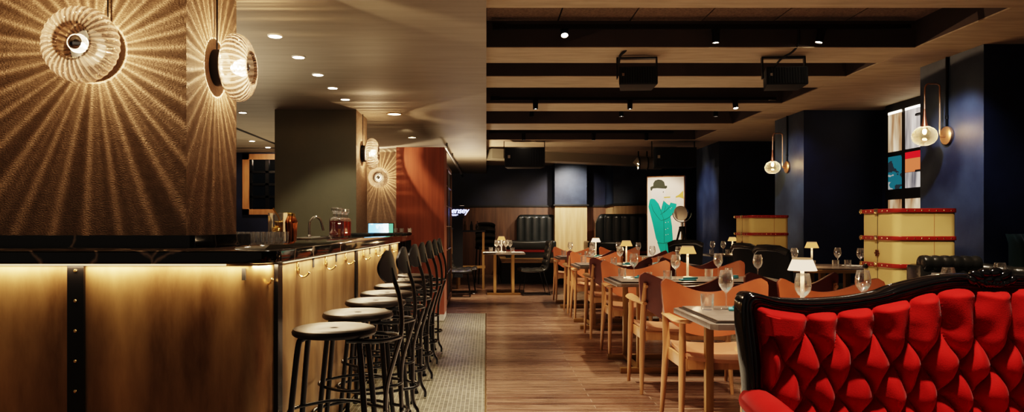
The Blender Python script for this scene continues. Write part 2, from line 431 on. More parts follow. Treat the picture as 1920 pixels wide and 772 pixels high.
sbox('ceiling_back', M['beam_under'], 0, 3.71, 14.5, 18.6, 2.75, 3.0)
# slanting concrete beam near the back wall
Mr = Matrix.Translation((2.4, 15.6, 0)) @ Matrix.Rotation(.42, 4, 'Z')
sbox('ceiling_slanting_beam', M['duct'], -2.6, 1.5, -.22, .22, 2.56, 2.76, M=Mr)
# right wall: piers and recesses
sbox('wall_right', M['navy'], 5.24, 5.5, -1.5, 18.6, 0, 3.0)
pier = []
for y0, y1 in ((6.08,6.97),(9.53,10.48),(13.0,14.4)):
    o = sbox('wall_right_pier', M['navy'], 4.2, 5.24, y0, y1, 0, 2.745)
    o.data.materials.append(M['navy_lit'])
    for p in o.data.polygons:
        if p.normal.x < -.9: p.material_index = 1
sbox('wall_right_pier', M['navy'], 4.6, 5.24, 16.6, 17.5, 0, 2.745)
# back wall
sbox('wall_back', M['void'], -6.6, 5.5, 18.3, 18.6, 0, 3.0)
sbox('wall_back_navy', M['navy'], -1.4, 5.24, 18.2, 18.31, 1.70, 2.75)
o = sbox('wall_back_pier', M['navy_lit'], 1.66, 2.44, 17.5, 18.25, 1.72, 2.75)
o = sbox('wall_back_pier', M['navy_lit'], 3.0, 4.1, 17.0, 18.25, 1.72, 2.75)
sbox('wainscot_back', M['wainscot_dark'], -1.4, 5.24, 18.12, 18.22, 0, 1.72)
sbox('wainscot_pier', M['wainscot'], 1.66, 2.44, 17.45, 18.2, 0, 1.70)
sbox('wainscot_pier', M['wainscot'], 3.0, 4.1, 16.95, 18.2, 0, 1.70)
sbox('trim_1', M['black_matt'], 1.62, 2.48, 17.40, 18.2, 1.70, 1.745, bev=.01)
sbox('trim_2', M['black_matt'], 2.96, 4.14, 16.90, 18.2, 1.70, 1.745, bev=.01)
sbox('trim_3', M['black_matt'], -1.4, 5.24, 18.08, 18.2, 1.70, 1.74)
# raised booth platform
sbox('booth_platform', M['carpet_black'], .32, 5.2, 15.2, 18.12, 0, .44)
sbox('booth_platform_deck', M['wainscot'], .32, 5.2, 15.2, 18.12, .44, .46)
# left wall and rear left wall with window
sbox('wall_left', M['navy'], -6.6, -6.4, -1.5, 18.3, 0, 2.55)
sbox('wall_back_left', M['navy'], -6.4, -1.2, 13.1, 13.25, 0, 2.55)
sbox('wall_bar_return', M['void'], -1.25, -1.15, 13.1, 18.3, 0, 2.55)
# pillars with textured wallcovering
def pillar(x0, x1, y0, y1, front, side):
    o = sbox('pillar', M[front], x0, x1, y0, y1, 0, 2.55)
    o.data.materials.append(M[side])
    for p in o.data.polygons:
        if p.normal.x > .9: p.material_index = 1
pillar(-3.6, -1.5, 3.6, 4.32, 'texture_wall', 'texture_wall')
pillar(-2.44, -1.5, 8.3, 9.04, 'sage', 'texture_wall')
pillar(-2.4, -1.25, 13.0, 13.12, 'texture_wall', 'texture_wall')
# window at rear left with timber frame
wf = MB()
x0, x1, z0, z1, y = -4.42, -2.9, 1.42, 2.52, 13.1
for a in ((x0,x0+.12,z0,z1),(x1-.12,x1,z0,z1),(x0,x1,z0,z0+.1),(x0,x1,z1-.1,z1)):
    wf.box(a[0],a[1],y-.06,y+.02,a[2],a[3])
wr = struct(wf, 'window_1', M['trim_brown'])
g = MB()
for i in range(1,4):
    xx = x0+.12+(x1-x0-.24)*i/4
    g.box(xx-.03,xx+.03,y-.045,y-.01,z0+.1,z1-.1)
for j in range(1,4):
    zz = z0+.1+(z1-z0-.2)*j/4
    g.box(x0+.12,x1-.12,y-.045,y-.01,zz-.02,zz+.02)
g.box(x0+.12,x0+.17,y-.045,y-.01,z0+.1,z1-.1)
g.build('window_bars', M['black_metal'], wr)
MB().box(x0+.12,x1-.12,y-.008,y-.004,z0+.1,z1-.1).build('window_pane', pmat('dark_window_pane',(.004,.006,.010),.05,spec=.8), wr)
# window on the right wall with lit display behind the panes
yA, yB = 7.6, 9.2
wr = struct(MB().box(5.10,5.24,yA,yB,1.36,2.735), 'window_2', M['black_matt'])
def wpane(y0,y1,z0,z1,mat,name='window_pane'):
    MB().box(5.088,5.102,y0,y1,z0,z1).build(name, mat, wr)
def wmat(name, cols, s, vert=True, scale=9):
    m, nt, out = newmat(name)
    tc = N(nt,'ShaderNodeTexCoord'); mp = N(nt,'ShaderNodeMapping')
    mp.inputs['Scale'].default_value = (1,1,.15) if vert else (1,.5,1.2)
    L(nt,tc.outputs['Object'],mp.inputs[0])
    nz = N(nt,'ShaderNodeTexNoise'); nz.inputs['Scale'].default_value=scale; nz.inputs['Detail'].default_value=3; L(nt,mp.outputs[0],nz.inputs[0])
    cr = N(nt,'ShaderNodeValToRGB'); cr.color_ramp.interpolation='CONSTANT' if not vert else 'LINEAR'
    while len(cr.color_ramp.elements) < len(cols): cr.color_ramp.elements.new(.5)
    for i,c in enumerate(cols):
        cr.color_ramp.elements[i].position = .3+.4*i/(len(cols)-1); cr.color_ramp.elements[i].color = c4(c)
    L(nt,nz.outputs['Fac'],cr.inputs[0])
    b = N(nt,'ShaderNodeBsdfPrincipled'); b.inputs['Roughness'].default_value=.15
    L(nt,cr.outputs[0],b.inputs['Base Color']); L(nt,cr.outputs[0],b.inputs['Emission Color']); b.inputs['Emission Strength'].default_value=s
    L(nt,b.outputs[0],out.inputs[0]); return m
beige = wmat('spines_warm', [(.05,.02,.01),(.35,.20,.11),(.55,.42,.28),(.9,.75,.55)], .42)
pale = wmat('spines_pale', [(.10,.10,.12),(.5,.47,.45),(.85,.8,.75)], .42)
red = emat('poster_red',(.75,.02,.03),.45); orange = emat('poster_orange',(.8,.22,.09),.4)
teal = wmat('poster_teal', [(.03,.04,.05),(.02,.15,.2),(.35,.38,.38),(.05,.05,.05)], .35, False, 6)
ledw = emat('display_led', (1,.9,.72), 2.5)
cols = [(9.42,8.98),(8.90,8.34)]
for k,(ya,yb) in enumerate(((8.84,9.12),(8.46,8.75),(7.72,8.36))):
    wpane(ya,yb,2.14,2.61, beige if k != 1 else pale, 'lit_display')
    wpane(ya,yb,2.61,2.64, ledw, 'display_light')
    if k == 0:
        wpane(ya,yb,1.67,2.08, teal, 'lit_display')
    else:
        wpane(ya,yb,2.02,2.10, red, 'lit_display'); wpane(ya,yb,1.86,2.02, orange, 'lit_display'); wpane(ya,yb,1.67,1.855, pale, 'lit_display')
    wpane(ya,yb,1.40,1.54, beige, 'lit_display')
h = MB()
for zz in (2.52, 1.86):
    h.box(5.06,5.09,8.40,8.50,zz-.012,zz+.012); h.box(5.03,5.06,8.36,8.44,zz-.008,zz+.008)
h.build('window_latch', M['black_metal'], wr)

# ================================================================ CEILING LIGHTS
def downlight(x, y, r, label, lit=True, group=None):
    t = thing('recessed_downlight', label, 'downlight', (x,y,2.55), 0, group)
    MB().lathe([(r*.82,-.001),(r*.84,-.010),(r,-.008),(r*1.02,0)], n=28).build('trim_ring', M['white'] if lit else M['rivet'], t)
    MB().lathe([(0,-.006),(r*.8,-.006),(r*.8,-.002)], n=28).build('lens', M['light_disc'] if lit else M['dim_lens'], t)
    return t
ords = ['nearest','second','third','fourth','fifth']
for i, y in enumerate((5.08,5.71,6.37,6.98,7.60)):
    downlight(-1.49, y, .053, f'{ords[i]} round recessed downlight in the row over the bar counter' , group='recessed downlights over the bar')
    slight('downlight_beam', (-1.49,y,2.53), (-1.42,y,0), 22, 58, .8, (1,.82,.58), .04)
downlight(-2.87, 8.48, .05, 'round recessed downlight left of the sage pillar, above the dark window')
downlight(-3.68, 11.3, .05, 'small far downlight near the ceiling groove, left one above window')
downlight(-3.70, 12.2, .05, 'farthest small downlight directly over the timber framed window')
downlight(-1.10, 8.6, .095, 'large round brass-rimmed ceiling speaker vent beyond the row of downlights', False)
downlight(-1.12, 10.85, .07, 'small unlit recessed fitting in front of the red cabinet top', False)
slight('window_spot', (-3.9,12.0,2.5), (-3.9,13.1,1.9), 22, 80, .7, (1,.75,.5))
slight('sage_pillar_spot', (-.95,6.7,2.5), (-1.75,8.3,1.15), 34, 40, .6, (1,.88,.64))  # added spot without a fitting, lights the lower sage pillar
slight('downlight_beam', (-1.1,9.9,2.53), (-1.5,12.9,1.4), 15, 80, .8)

def track(y, z, x0, x1, label):
    o = MB().box(x0,x1,y-.018,y+.018,z-.018,z+.018).box(x0,x0+.12,y-.022,y+.022,z-.022,z+.03).build('light_track', M['black_metal'])
    return tag(o, label, 'light track')
track(6.12, 2.90, .05, 3.60, 'long black lighting track in the nearest ceiling bay, above two speakers')
track(8.95, 2.79, .05, 3.60, 'black lighting track in the middle ceiling bay')
track(12.70, 2.87, .05, 3.30, 'black lighting track in the farthest ceiling bay')
def trackspot(x, y, z, label, h=.11, lens='spot_lens', tilt=(0,0)):
    t = thing('track_spotlight', label, 'spotlight', (x,y,z), group='track spotlights under the beamed ceiling')
    R = Matrix.Rotation(tilt[0],4,'X') @ Matrix.Rotation(tilt[1],4,'Y')
    MB().lathe([(.0,0),(.03,0),(.032,-.005),(.032,-h),(.029,-h),(.026,-h+.012),(0,-h+.012)], n=18, M=R).build('housing', M['black_metal'], t)
    MB().lathe([(0,-h+.008),(.026,-h+.008),(.026,-h+.010)], n=18, M=R).build('lens', M[lens], t)
    MB().box(-.035,.035,-.015,.015,-.005,.035).build('mount', M['black_metal'], t)
    return t
def sp(px, z0, y): return ((px-VX)/F*y, y, z0)
trackspot(*sp(1058,2.87,6.12), 'lit track spotlight in the nearest bay, leftmost on its track, facing the camera', .06, tilt=(-.5,0))
trackspot(*sp(1342,2.87,6.12), 'cylindrical track spotlight pointing straight down between the two ceiling speakers')
trackspot(*sp(1541,2.87,6.12), 'cylindrical track spotlight tilted right beside the right ceiling speaker', tilt=(0,.25))
for i,px in enumerate((1004,1181,1378)):
    trackspot(*sp(px,2.77,8.95), ['left','centre','right'][i]+' black spotlight on the track in the middle ceiling bay', tilt=(-.3 if i==2 else 0,0))
for i,px in enumerate((997,1165,1342)):
    trackspot(*sp(px,2.80,9.80), ['leftmost','middle','rightmost'][i]+' short spotlight just behind the middle bay beam', .10, 'spot_lens' if i else 'black_matt')
for i,px in enumerate((982,1113,1212)):
    trackspot(*sp(px,2.83,12.7), ['left','middle','right'][i]+' small spotlight on the farthest lighting track', .10)
for i,px in enumerate((1041,1281,1556,1728)):
    trackspot(*sp(px,2.94,7.06), ['leftmost','second from left','third from left','rightmost'][i]+' spotlight peeping below the edge of the second ceiling beam', .125)

def speaker(xc, y, zt, w, h, d, label, small):
    t = thing('ceiling_speaker', label, 'speaker', (xc,y,zt))
    tb = MB()
    tb.prism([(-w/2,-d*.45),(w/2,-d*.45),(w*.42,d*.5),(-w*.42,d*.5)], 0, h, M=Matrix.Translation((0,0,-h)) , bev=.012)
    tb.build('cabinet', M['black_matt'], t)
    gr = MB(); nn = 14
    gr.box(-w*.47,w*.47,-d*.45-.008,-d*.45,-h*.95,-h*.08)
    for i in range(nn):
        gr.box(-w*.45+i*w*.9/nn, -w*.45+i*w*.9/nn+w*.03, -d*.45-.014,-d*.45-.006,-h*.93,-h*.10)
    gr.build('grille', M['void'], t)
    br = MB(); a = .1*w/.35
    br.box(-w/2-.012,-w/2,-.02,.02,-h*.5,a).box(w/2,w/2+.012,-.02,.02,-h*.5,a).box(-w/2-.012,w/2+.012,-.02,.02,a,a+.012)
    br.build('bracket', M['black_metal'], t)
    MB().box(-w*.42,-w*.36,-d*.45-.017,-d*.45-.012,-h*.55,-h*.4).build('badge', M['steel'], t)
    return t
x,_,z = W(1194,133,6.5); s1 = speaker(x,6.5,2.62,.34,.17,.2,'black ceiling speaker on bracket, left of the near pair',True)
x,_,z = W(1469,133,6.5); s2 = speaker(x,6.5,2.62,.36,.17,.2,'black ceiling speaker on bracket, right of the near pair, cable crossing it',True)
for s in (s1,s2): s.rotation_euler = (-.12,0,-.08)
speaker(W(983,0,13.0)[0],13.0,2.62,.72,.36,.35,'large black ceiling speaker at far left beside the soffit',False)
speaker(W(1262,0,13.0)[0],13.0,2.62,.76,.36,.35,'large black ceiling speaker at far right above the painting',False)
def cable(pts, label, r=.009):
    return tag(MB().tube(pts, r, 6).build('speaker_cable', M['black_matt']), label, 'cable')
def smooth(pts, n=6):
    P=[Vector(p) for p in pts]; out=[]
    for i in range(len(P)-1):
        a=P[max(i-1,0)];b=P[i];c=P[i+1];d=P[min(i+2,len(P)-1)]
        for k in range(n):
            t=k/n
            out.append(.5*((2*b)+(c-a)*t+(2*a-5*b+4*c-d)*t*t+(3*b-a-3*c+d)*t**3))
    out.append(P[-1]); return [tuple(p) for p in out]
cable(smooth([W(1170,48,6.3),W(1174,70,6.3),W(1174,92,6.3),W(1163,104,6.35),W(1160,120,6.4)]), 'black cable dropping to the left near speaker', .012)
cable(smooth([W(1497,50,6.2),W(1497,80,6.2),W(1486,97,6.25),W(1465,110,6.3),W(1452,126,6.42)]), 'black cable dropping to the right near speaker')
# duct
t = thing('ventilation_duct', 'short grey duct with strap hangers left of the far right speaker', 'duct', (0,0,0))
a = Vector(W(1196,306,14.3)); b = Vector(W(1240,306,14.3))
MB().tube([a+Vector((-.02,0,-.03)), a+Vector((.0,0,0)), a.lerp(b,.4), b], [.09,.12,.12,.12], 20).build('pipe', M['duct'], t)
for px in (1197,1213):
    c = Vector(W(px,306,14.3)); q = MB()
    q.tube([(c.x,c.y+.13*cos(k*PI/10),c.z+.13*sin(k*PI/10)) for k in range(20)], .012, 6, closed=True)
    q.box(c.x-.012,c.x+.012,c.y-.01,c.y+.01,c.z+.12,2.7)
    q.build('strap', M['black_metal'], t)

# ================================================================ BAR
HC = 1.10
def roundpoly(x1=-.89, y0=3.0, x0=-6.3, y1=9.03):
    p = [(x0,y0)]
    r = .13
    for k in range(9):
        a = -PI/2 + PI/2*k/8
        p.append((x1-r+r*cos(a), y0+r+r*sin(a)))
    r = .22
    for k in range(9):
        a = PI/2*k/8
        p.append((x1-r+r*cos(a), y1-r+r*sin(a)))
    p += [(-1.495,y1),(-1.495,8.295),(-1.75,8.29),(-1.75,4.33),(-1.495,4.325),(-1.495,3.595),(x0,3.595)]
    return p
ct = thing('bar_counter', 'long black marble bar counter top wrapping the corner above brass panels', 'counter', (0,0,0))
MB().prism(roundpoly(), HC-.055, HC, bev=.008).build('counter_top', M['marble'], ct, ang=50)
pl = MB().box(-3.72,-1.455,3.53,3.6,HC+.0005,HC+.058).box(-1.5,-1.44,3.56,4.40,HC+.0005,HC+.057)
pl.build('plinth', M['marble'], ct)
bf = thing('bar_cabinet', 'brass clad bar front with black posts and brass coat hooks', 'bar', (0,0,0))
FY, SX = 3.06, -.93
zt = HC-.056
def bpan(a, b, name='brass_panel'):
    a = Vector((a[0],a[1],0)); b = Vector((b[0],b[1],0)); d = (b-a).normalized(); n = Vector((d.y,-d.x,0))
    q = MB(); v = [a, b, b-n*.02, a-n*.02]
    q.prism([(p.x,p.y) for p in v], .02, zt)
    return q.build(name, M['brass_sheet'], bf)
bpan((-1.706,FY),(-1.045,FY)); bpan((-2.8,FY),(-1.772,FY)); bpan((-4.2,FY),(-2.87,FY))
q = MB(); ra = .112; arc = [(-1.045+ra*sin(k*PI/24), FY+ra-ra*cos(k*PI/24)) for k in range(13)]
q.prism(arc+[(-1.045+(ra-.02)*sin(k*PI/24), FY+ra-(ra-.02)*cos(k*PI/24)) for k in range(12,-1,-1)], .02, zt)
q.build('brass_corner_panel', M['brass_sheet'], bf, ang=50); bpan((-6.2,FY),(-4.27,FY))
def post(cx, cy, horiz, rivets):
    q = MB()
    if horiz: q.box(cx-.035,cx+.035,cy-.014,cy+.02,.02,zt)
    else: q.box(cx-.02,cx+.014,cy-.035,cy+.035,.02,zt)
    p = q.build('black_post', M['black_metal'], bf)
    if rivets:
        for k in range(8):
            zz = EYE-(507-VY+56.2*k)/F*FY
            r = MB()
            if horiz: r.lathe([(0,.0),(.006,.001),(.008,.005),(.008,.006)], n=10, M=Matrix.Translation((cx,cy-.020,zz)) @ Matrix.Rotation(-PI/2,4,'X'))
            r.build('rivet', M['rivet'], p)
post(-1.739, FY, True, True); post(-2.835, FY, True, True)
post(-.93, 3.20, False, False)
ys = [3.235, 5.06, 5.14, 6.86, 6.94, 8.3]
bpan((SX,3.235),(SX,5.075)); post(SX,5.11,False,False); bpan((SX,5.145),(SX,6.865)); post(SX,6.9,False,False); bpan((SX,6.935),(SX,7.6))
MB().box(-1.48,SX-.03,7.6,8.98,.02,.75).box(-1.0,SX-.01,8.94,9.0,.02,zt).box(-1.48,-1.4,7.6,8.98,.75,zt).build('end_shelf', M['black_matt'], bf)
MB().box(-6.2,-1.0,FY+.02,FY+.1,0,zt).box(-1.05,SX-.02,3.25,7.6,0,zt).build('carcass', M['black_matt'], bf)
# coat hooks
def hook(x, y, rz, big=1):
    Mx = Matrix.Translation((x,y,0)) @ Matrix.Rotation(rz,4,'Z')   # local -Y points outwards
    z0 = HC-.10
    q = MB(); q.box(-.011,.011,-.006,0,z0-.025,z0+.03,M=Mx,bev=.002)
    q.lathe([(0,0),(.015,.002),(.015,.008),(0,.012)], n=12, M=Mx @ Matrix.Translation((0,0,z0-.015)) @ Matrix.Rotation(PI/2,4,'X'))
    pts = smooth([(0,-.004,z0-.008),(0,-.008,z0-.032),(0,-.024,z0-.046),(0,-.044,z0-.040),(0,-.058,z0-.024)],5)
    q.tube([Mx @ Vector(p) for p in pts], [.005]*(len(pts)-1)+[.0065], 8)
    q.build('coat_hook', M['rivet'], bf)
hook(-.963, 3.135, .83)
for y in (3.54,4.16,4.75,5.43,6.04,6.57,7.05): hook(SX+.001, y, PI/2)
tb = MB()
for y in (3.86,4.45,5.73,6.28): tb.box(SX,SX+.006,y-.012,y+.012,zt-.06,zt)
tb.box(-1.035,-1.02,3.045,3.055,zt-.07,zt-.02)
tb.build('cable_tab', M['black_matt'], bf)
MB().box(-6.2,-1.1,3.03,3.045,zt-.008,zt).build('light_strip', M['led'], bf)
MB().box(-.918,-.908,3.25,7.55,zt-.008,zt).build('light_strip', M['led'], bf)
alight('bar_strip_light', (-2.1,3.028,zt-.012), (math.radians(4),0,0), 2.2, .02, 5, (1,.69,.40))
alight('bar_strip_light', (-4.2,3.028,zt-.012), (math.radians(4),0,0), 2.2, .02, 5, (1,.69,.40))
alight('bar_strip_light', (-.897,5.4,zt-.012), (0,math.radians(-10),0), .02, 4.3, 10, (1,.74,.46))
alight('bar_strip_light', (-.955,3.10,zt-.012), (math.radians(10),0,math.radians(45)), .1, .02, .6, (1,.69,.40))
# unseen fill lamps added behind the bar, washing the soffit and sage pillar
alight('bar_soffit_fill', (-2.9,5.4,1.0), (PI,0,0), 1.0, 2.0, 24, (1,.84,.64), spread=110)
alight('bar_soffit_fill', (-3.4,10.6,.9), (PI,0,0), 1.4, 2.4, 14, (1,.80,.55))
alight('soffit_end_fill', (-.35,13.6,1.6), (PI,0,0), .3, .9, 20, (1,.74,.5))  # added upward fill for the far soffit; no lamp stands here

# ---- sconces
def sconce(loc, rot, label):
    """local +Z points out from the wall"""
    t = thing('wall_sconce', label, 'wall lamp', loc, rot=rot)
    MB().lathe([(0,0),(.099,0),(.1,.004),(.1,.046),(.093,.052),(0,.052)], n=40).build('backplate', M['black_matt'], t)
    MB().lathe([(0,.05),(.022,.05),(.022,.09),(.016,.094),(0,.094)], n=20).build('bulb_holder', M['steel'], t)
    prof = [(.088,.058),(.13,.062),(.165,.078),(.182,.102),(.185,.125),(.178,.152),(.155,.178),(.120,.196),(.085,.202),(.082,.196),(.078,.188)]
    sh = MB().rings([[(r*cos(2*PI*j/240)*(1+.012*sin(34*2*PI*j/240)), r*sin(2*PI*j/240)*(1+.012*sin(34*2*PI*j/240)), z) for j in range(240)] for r,z in prof], cap=False)
    sh.build('glass_shade', M['rib'], t, ang=80)
    g = MB().lathe([(.026,.10),(.042,.125),(.046,.145),(.040,.168),(.022,.182),(0,.186)], n=20)
    g.build('bulb', glassmat('bulb_glass_'+str(len(bpy.data.materials)), (.98,.95,.9), .2), t, ang=80)
    MB().lathe([(0,.186),(.022,.183),(.034,.173),(.030,.172),(0,.180)], n=18).build('bulb_cap', M['chrome'], t)
    MB().tube([(.010*cos(k*1.2),.010*sin(k*1.2),.108+k*.004) for k in range(12)], .0022, 5).build('filament', M['bulb'], t)
    return t
CY = PI/2
sc1 = sconce((-1.96,3.6,2.08), (CY,0,0), 'round ribbed glass sconce facing the camera on the near textured pillar')
sc2 = sconce((-1.5,3.99,2.08), (CY,0,CY), 'round ribbed glass sconce on the side of the near textured pillar')
sc3 = sconce((-1.5,8.67,2.08), (CY,0,CY), 'round ribbed glass sconce on the side of the sage pillar')
sc4 = sconce((-1.93,13.0,2.08), (CY,0,0), 'far round ribbed glass sconce facing the camera beside red cabinet')
for (x,y,z,p,ox,oy) in ((-1.96,3.6,2.08,85,0,-.125),(-1.5,3.99,2.08,36,.125,0),(-1.5,8.67,2.08,26,.125,0),(-1.93,13.0,2.08,90,0,-.125)):
    plight('sconce_light', (x+ox,y+oy,z), p, (1,.74,.48), .004, linear=(ox==0))
cd1 = MB()
for x,y,ox,oy in ((-1.80,3.59,0,0),):
    cd1.tube([(-1.885,3.585,2.15),(-1.885,3.585,2.55)], .0035, 6)
cd1.build('cord', M['black_matt'], None)
o = bpy.data.objects['cord']; o.parent = sc1; o.matrix_parent_inverse = (Matrix.Translation((-1.96,3.6,2.08)) @ Matrix.Rotation(CY,4,'X')).inverted()
for s_, (x,y) in ((sc2,(-1.485,3.97)),(sc3,(-1.485,8.65))):
    c = MB().tube([(x,y,2.1),(x,y,2.55)], .005, 6).build('cord', M['black_matt'], s_)
    c.matrix_parent_inverse = (Matrix.Translation(s_.location) @ Matrix.Rotation(CY,4,'Z') @ Matrix.Rotation(CY,4,'X')).inverted()

# ---- things on the counter
def tumbler_mesh(r=.038, h=.09, rb=.032, t=.003, flute=0):
    q = MB()
    prof = [(0,0),(rb,0),(r,h),(r-t,h),(rb-t,.012),(0,.012)]
    q.lathe(prof, n=24, mod=(lambda a,rr,z: 1+flute*cos(12*a)) if flute else None)
    return q
first = None; k = 0
for row in range(3):
    for i in range(8):
        x = -1.70+.075*i*.55+row*.012; y = 4.55+row*.09
        x = -1.67+i*.05; y = 4.50+row*.10+ (i%2)*.04
        if i*2 + row > 16: continue
        if first is None:
            first = tumbler_mesh(.019,.068,.015,.002).build('shot_glass', M['thick_glass'])
            first.location = (x,y,HC)
            tag(first, 'small clear shot glass standing in the cluster behind the near pillar', 'glass', 'shot glasses in a cluster on the bar')
        else:
            dup(first, (x,y,HC))
# square mixing jar with golden pineapple strainer
def at(px, y, z=HC): return ((px-VX)/F*y, y, z)
x,y,_ = at(521,5.2)
t = thing('glass_jar', 'square clear glass jar holding gold strainers on the bar', 'jar', (x,y,HC))
q = MB(); s_=.055; h=.20
q.prism([(-s_,-s_),(s_,-s_),(s_,s_),(-s_,s_)], 0, .022, bev=.003)
for a in ((-s_,-s_+.003,-s_,s_),(s_-.003,s_,-s_,s_),(-s_,s_,-s_,-s_+.003),(-s_,s_,s_-.003,s_)):
    q.box(a[0],a[1],a[2],a[3],.02,h)
q.build('jar_body', M['thick_glass'], t)
o = MB()
o.sphere((0,0,0),(.042,.042,.046),20,12)
for kk in range(7):
    z = -.036+kk*.012; r = .043*math.sqrt(max(0,1-(z/.048)**2))+.001
    o.tube([(r*cos(a*PI/9),r*sin(a*PI/9),z+.006*sin(a*PI*4/9)) for a in range(18)], .003, 5, closed=True)
for kk in range(8):
    a0 = kk*PI/4
    o.tube([(.012*cos(a0),.012*sin(a0),.04),(.022*cos(a0),.022*sin(a0),.065),(.034*cos(a0),.034*sin(a0),.072)], [.006,.005,.001], 5)
pn = o.build('pineapple_strainer', M['gold']); pn.location = (x+.005,y,HC+.070); tag(pn, 'gold pineapple shaped strainer inside the square glass jar', 'strainer')
q = MB().tube(smooth([(0,0,.0),(.01,0,.06),(-.005,0,.12),(-.03,0,.16),(-.045,0,.185)],4), [.006]*17, 7).lathe([(0,0),(.03,.004),(.04,.03),(.038,.032),(.028,.006),(0,.002)], c=(.005,0,.055), n=16)
spn = q.build('bar_strainer', M['gold']); spn.location=(x+.01,y,HC+.05); tag(spn,'gold long handled strainer leaning out of the glass jar','strainer')
def bottle(px, y, mat, label, hh=.2):
    x,y,_ = at(px,y)
    t = thing('cocktail_shaker', label, 'shaker', (x,y,HC), group='metal shakers beside the glass jar')
    MB().lathe([(0,0),(.032,0),(.034,.01),(.040,hh*.62),(.041,hh*.66),(.038,hh*.72),(.024,hh*.86),(.022,hh*.88)], n=24, mod=lambda a,r,z:1+.02*cos(10*a)).build('tin', M[mat], t)
    MB().lathe([(.0,hh*.88),(.022,hh*.88),(.022,hh*.97),(.015,hh),(0,hh)], n=20).build('cap', M['gold'], t)
bottle(537,5.35,'gold','tall gold cocktail shaker directly right of the glass jar',.205)
bottle(545,5.15,'copper','copper cocktail shaker in front of the gold shakers',.20)
bottle(548,5.6,'copper','copper cocktail shaker standing farthest back beside gold ones',.205)
t = thing('bar_tap', 'curved chrome gooseneck tap rising behind the counter', 'tap', at(580,6.4,HC-.0))
pts = smooth([(0,0,0),(0,0,.12),(.01,0,.155),(.05,0,.19),(.095,0,.165),(.115,0,.10),(.125,0,.065)],6)
MB().tube(pts,.010,12).build('spout', M['chrome'], t)
MB().lathe([(0,0),(.02,0),(.02,.02),(.013,.03),(0,.03)],n=16).build('tap_base', M['chrome'], t)
MB().box(.10,.17,-.015,.015,.0,.018,bev=.004).build('tap_lever', M['black_metal'], t)
tag(MB().box(-1.60,-1.40,5.75,6.75,HC+.0005,HC+.012,bev=.003).build('bar_mat', M['steel']), 'steel drip edge beside the tap on the counter', 'drip tray')
def decanter(x, y, mat, label):
    t = thing('decanter', label, 'decanter', (x,y,HC), group='row of square decanters on the bar'); t.scale = (1,1,1.28)
    q = MB().lathe([(0,0),(.048,0),(.05,.006),(.05,.125),(.042,.14),(.018,.148),(.016,.17),(.024,.175)], n=8)
    q.build('decanter_body', M['thick_glass'], t, ang=30)
    MB().lathe([(0,.012),(.043,.012),(.045,.02),(.045,.118),(0,.119)], n=8).build('liqueur', M[mat], t, ang=30)
    MB().lathe([(0,.17),(.014,.172),(.02,.182),(.034,.19),(.036,.208),(.030,.214),(0,.214)], n=10).build('stopper', M['thick_glass'], t, ang=30)
for i in range(4):
    x,y,_ = at(628+i*7,6.45+i*.22)
    decanter(x,y,'liquor' if i<2 else 'amber', ['nearest square decanter of dark red liqueur behind the stemmed glass','second square decanter in the row behind the tap','third square decanter in the row, amber red','farthest square decanter in the row, amber red'][i])
x,y,_ = at(625,6.2)
t = thing('stemmed_carafe','small footed glass carafe with a pool of red liqueur, before the decanters','carafe',(x,y,HC))
MB().lathe([(0,0),(.03,0),(.028,.004),(.006,.012),(.02,.022),(.038,.035),(.036,.05),(.018,.07),(.012,.13),(.018,.14)],n=20).build('carafe_body', M['glass'], t)
MB().lathe([(0,.026),(.03,.032),(.034,.042),(0,.043)],n=20).build('liqueur', M['liquor'], t)
# terminal, tray, cards
x,y,_ = at(714,8.3)
t = thing('till_terminal','black till with a lit blue touch screen on the far bar','till',(x,y,HC), .12)
Mt = Matrix.Translation((0,0,.07)) @ Matrix.Rotation(-.35,4,'X')
MB().box(-.15,.15,-.012,.012,-.055,.075,M=Mt,bev=.004).box(-.08,.08,-.06,.08,0,.02,bev=.004).box(-.03,.03,.0,.03,.01,.07).build('till_body', M['black_matt'], t)
ms = wmat('till_screen_ui', [(.10,.35,.6),(.35,.65,.85),(.7,.8,.85)], 1.6, False, 4)
MB().box(-.14,.09,-.0145,-.0122,-.045,.066,M=Mt).build('screen', ms, t)
MB().box(.095,.14,-.0145,-.0122,-.045,.066,M=Mt).build('screen_menu', emat('till_green',(.1,.35,.2),.8), t)
tag(MB().box(-1.28,-.93,8.2,8.98,HC+.0005,HC+.03,bev=.008).build('bar_tray', M['black_matt']),'black tray along the far end of the bar','tray')
for i,px in enumerate((741,753,768)):
    x,y,_ = at(px,8.5)
    t = thing('tealight_glass', ['left','middle','right'][i]+' small glass with a white card on the far bar tray','glass',(x,y,HC+.03))
    MB().lathe([(0,0),(.026,0),(.028,.055),(.026,.055),(.024,.006),(0,.006)],n=16).build('glass_cup', M['thick_glass'], t)
    MB().box(-.016,.016,-.027,-.025,.008,.05).build('card', M['paper'], t)
tag(MB().box(-1.52,-1.28,7.9,8.25,HC,HC+.03,bev=.004).build('black_book', M['black_matt']),'flat black tray beside the sage pillar on the bar','tray')
x,y,_ = at(745,8.6)
tag(MB().lathe([(0,0),(.045,0),(.05,.006),(.05,.01),(0,.01)],n=20).build('gold_dish', M['gold']),'small round gold dish on the far bar edge','dish').location=(-.99,8.0,HC)
for i,(yy) in enumerate((7.85,8.15,8.5,8.8)):
    t = thing('menu_bottle', ['first','second','third','last'][i]+' dark bottle with pale label under the far counter end','bottle',(-1.0,yy,.75), group='bottles under the counter end')
    MB().lathe([(0,0),(.036,0),(.037,.005),(.037,.17),(.016,.21),(.014,.26),(0,.26)],n=16).build('bottle_body', M['void'], t)
    MB().lathe([(.0375,.05),(.0378,.05),(.0378,.13),(.0375,.13)],n=16).build('bottle_label', M['paper'], t)

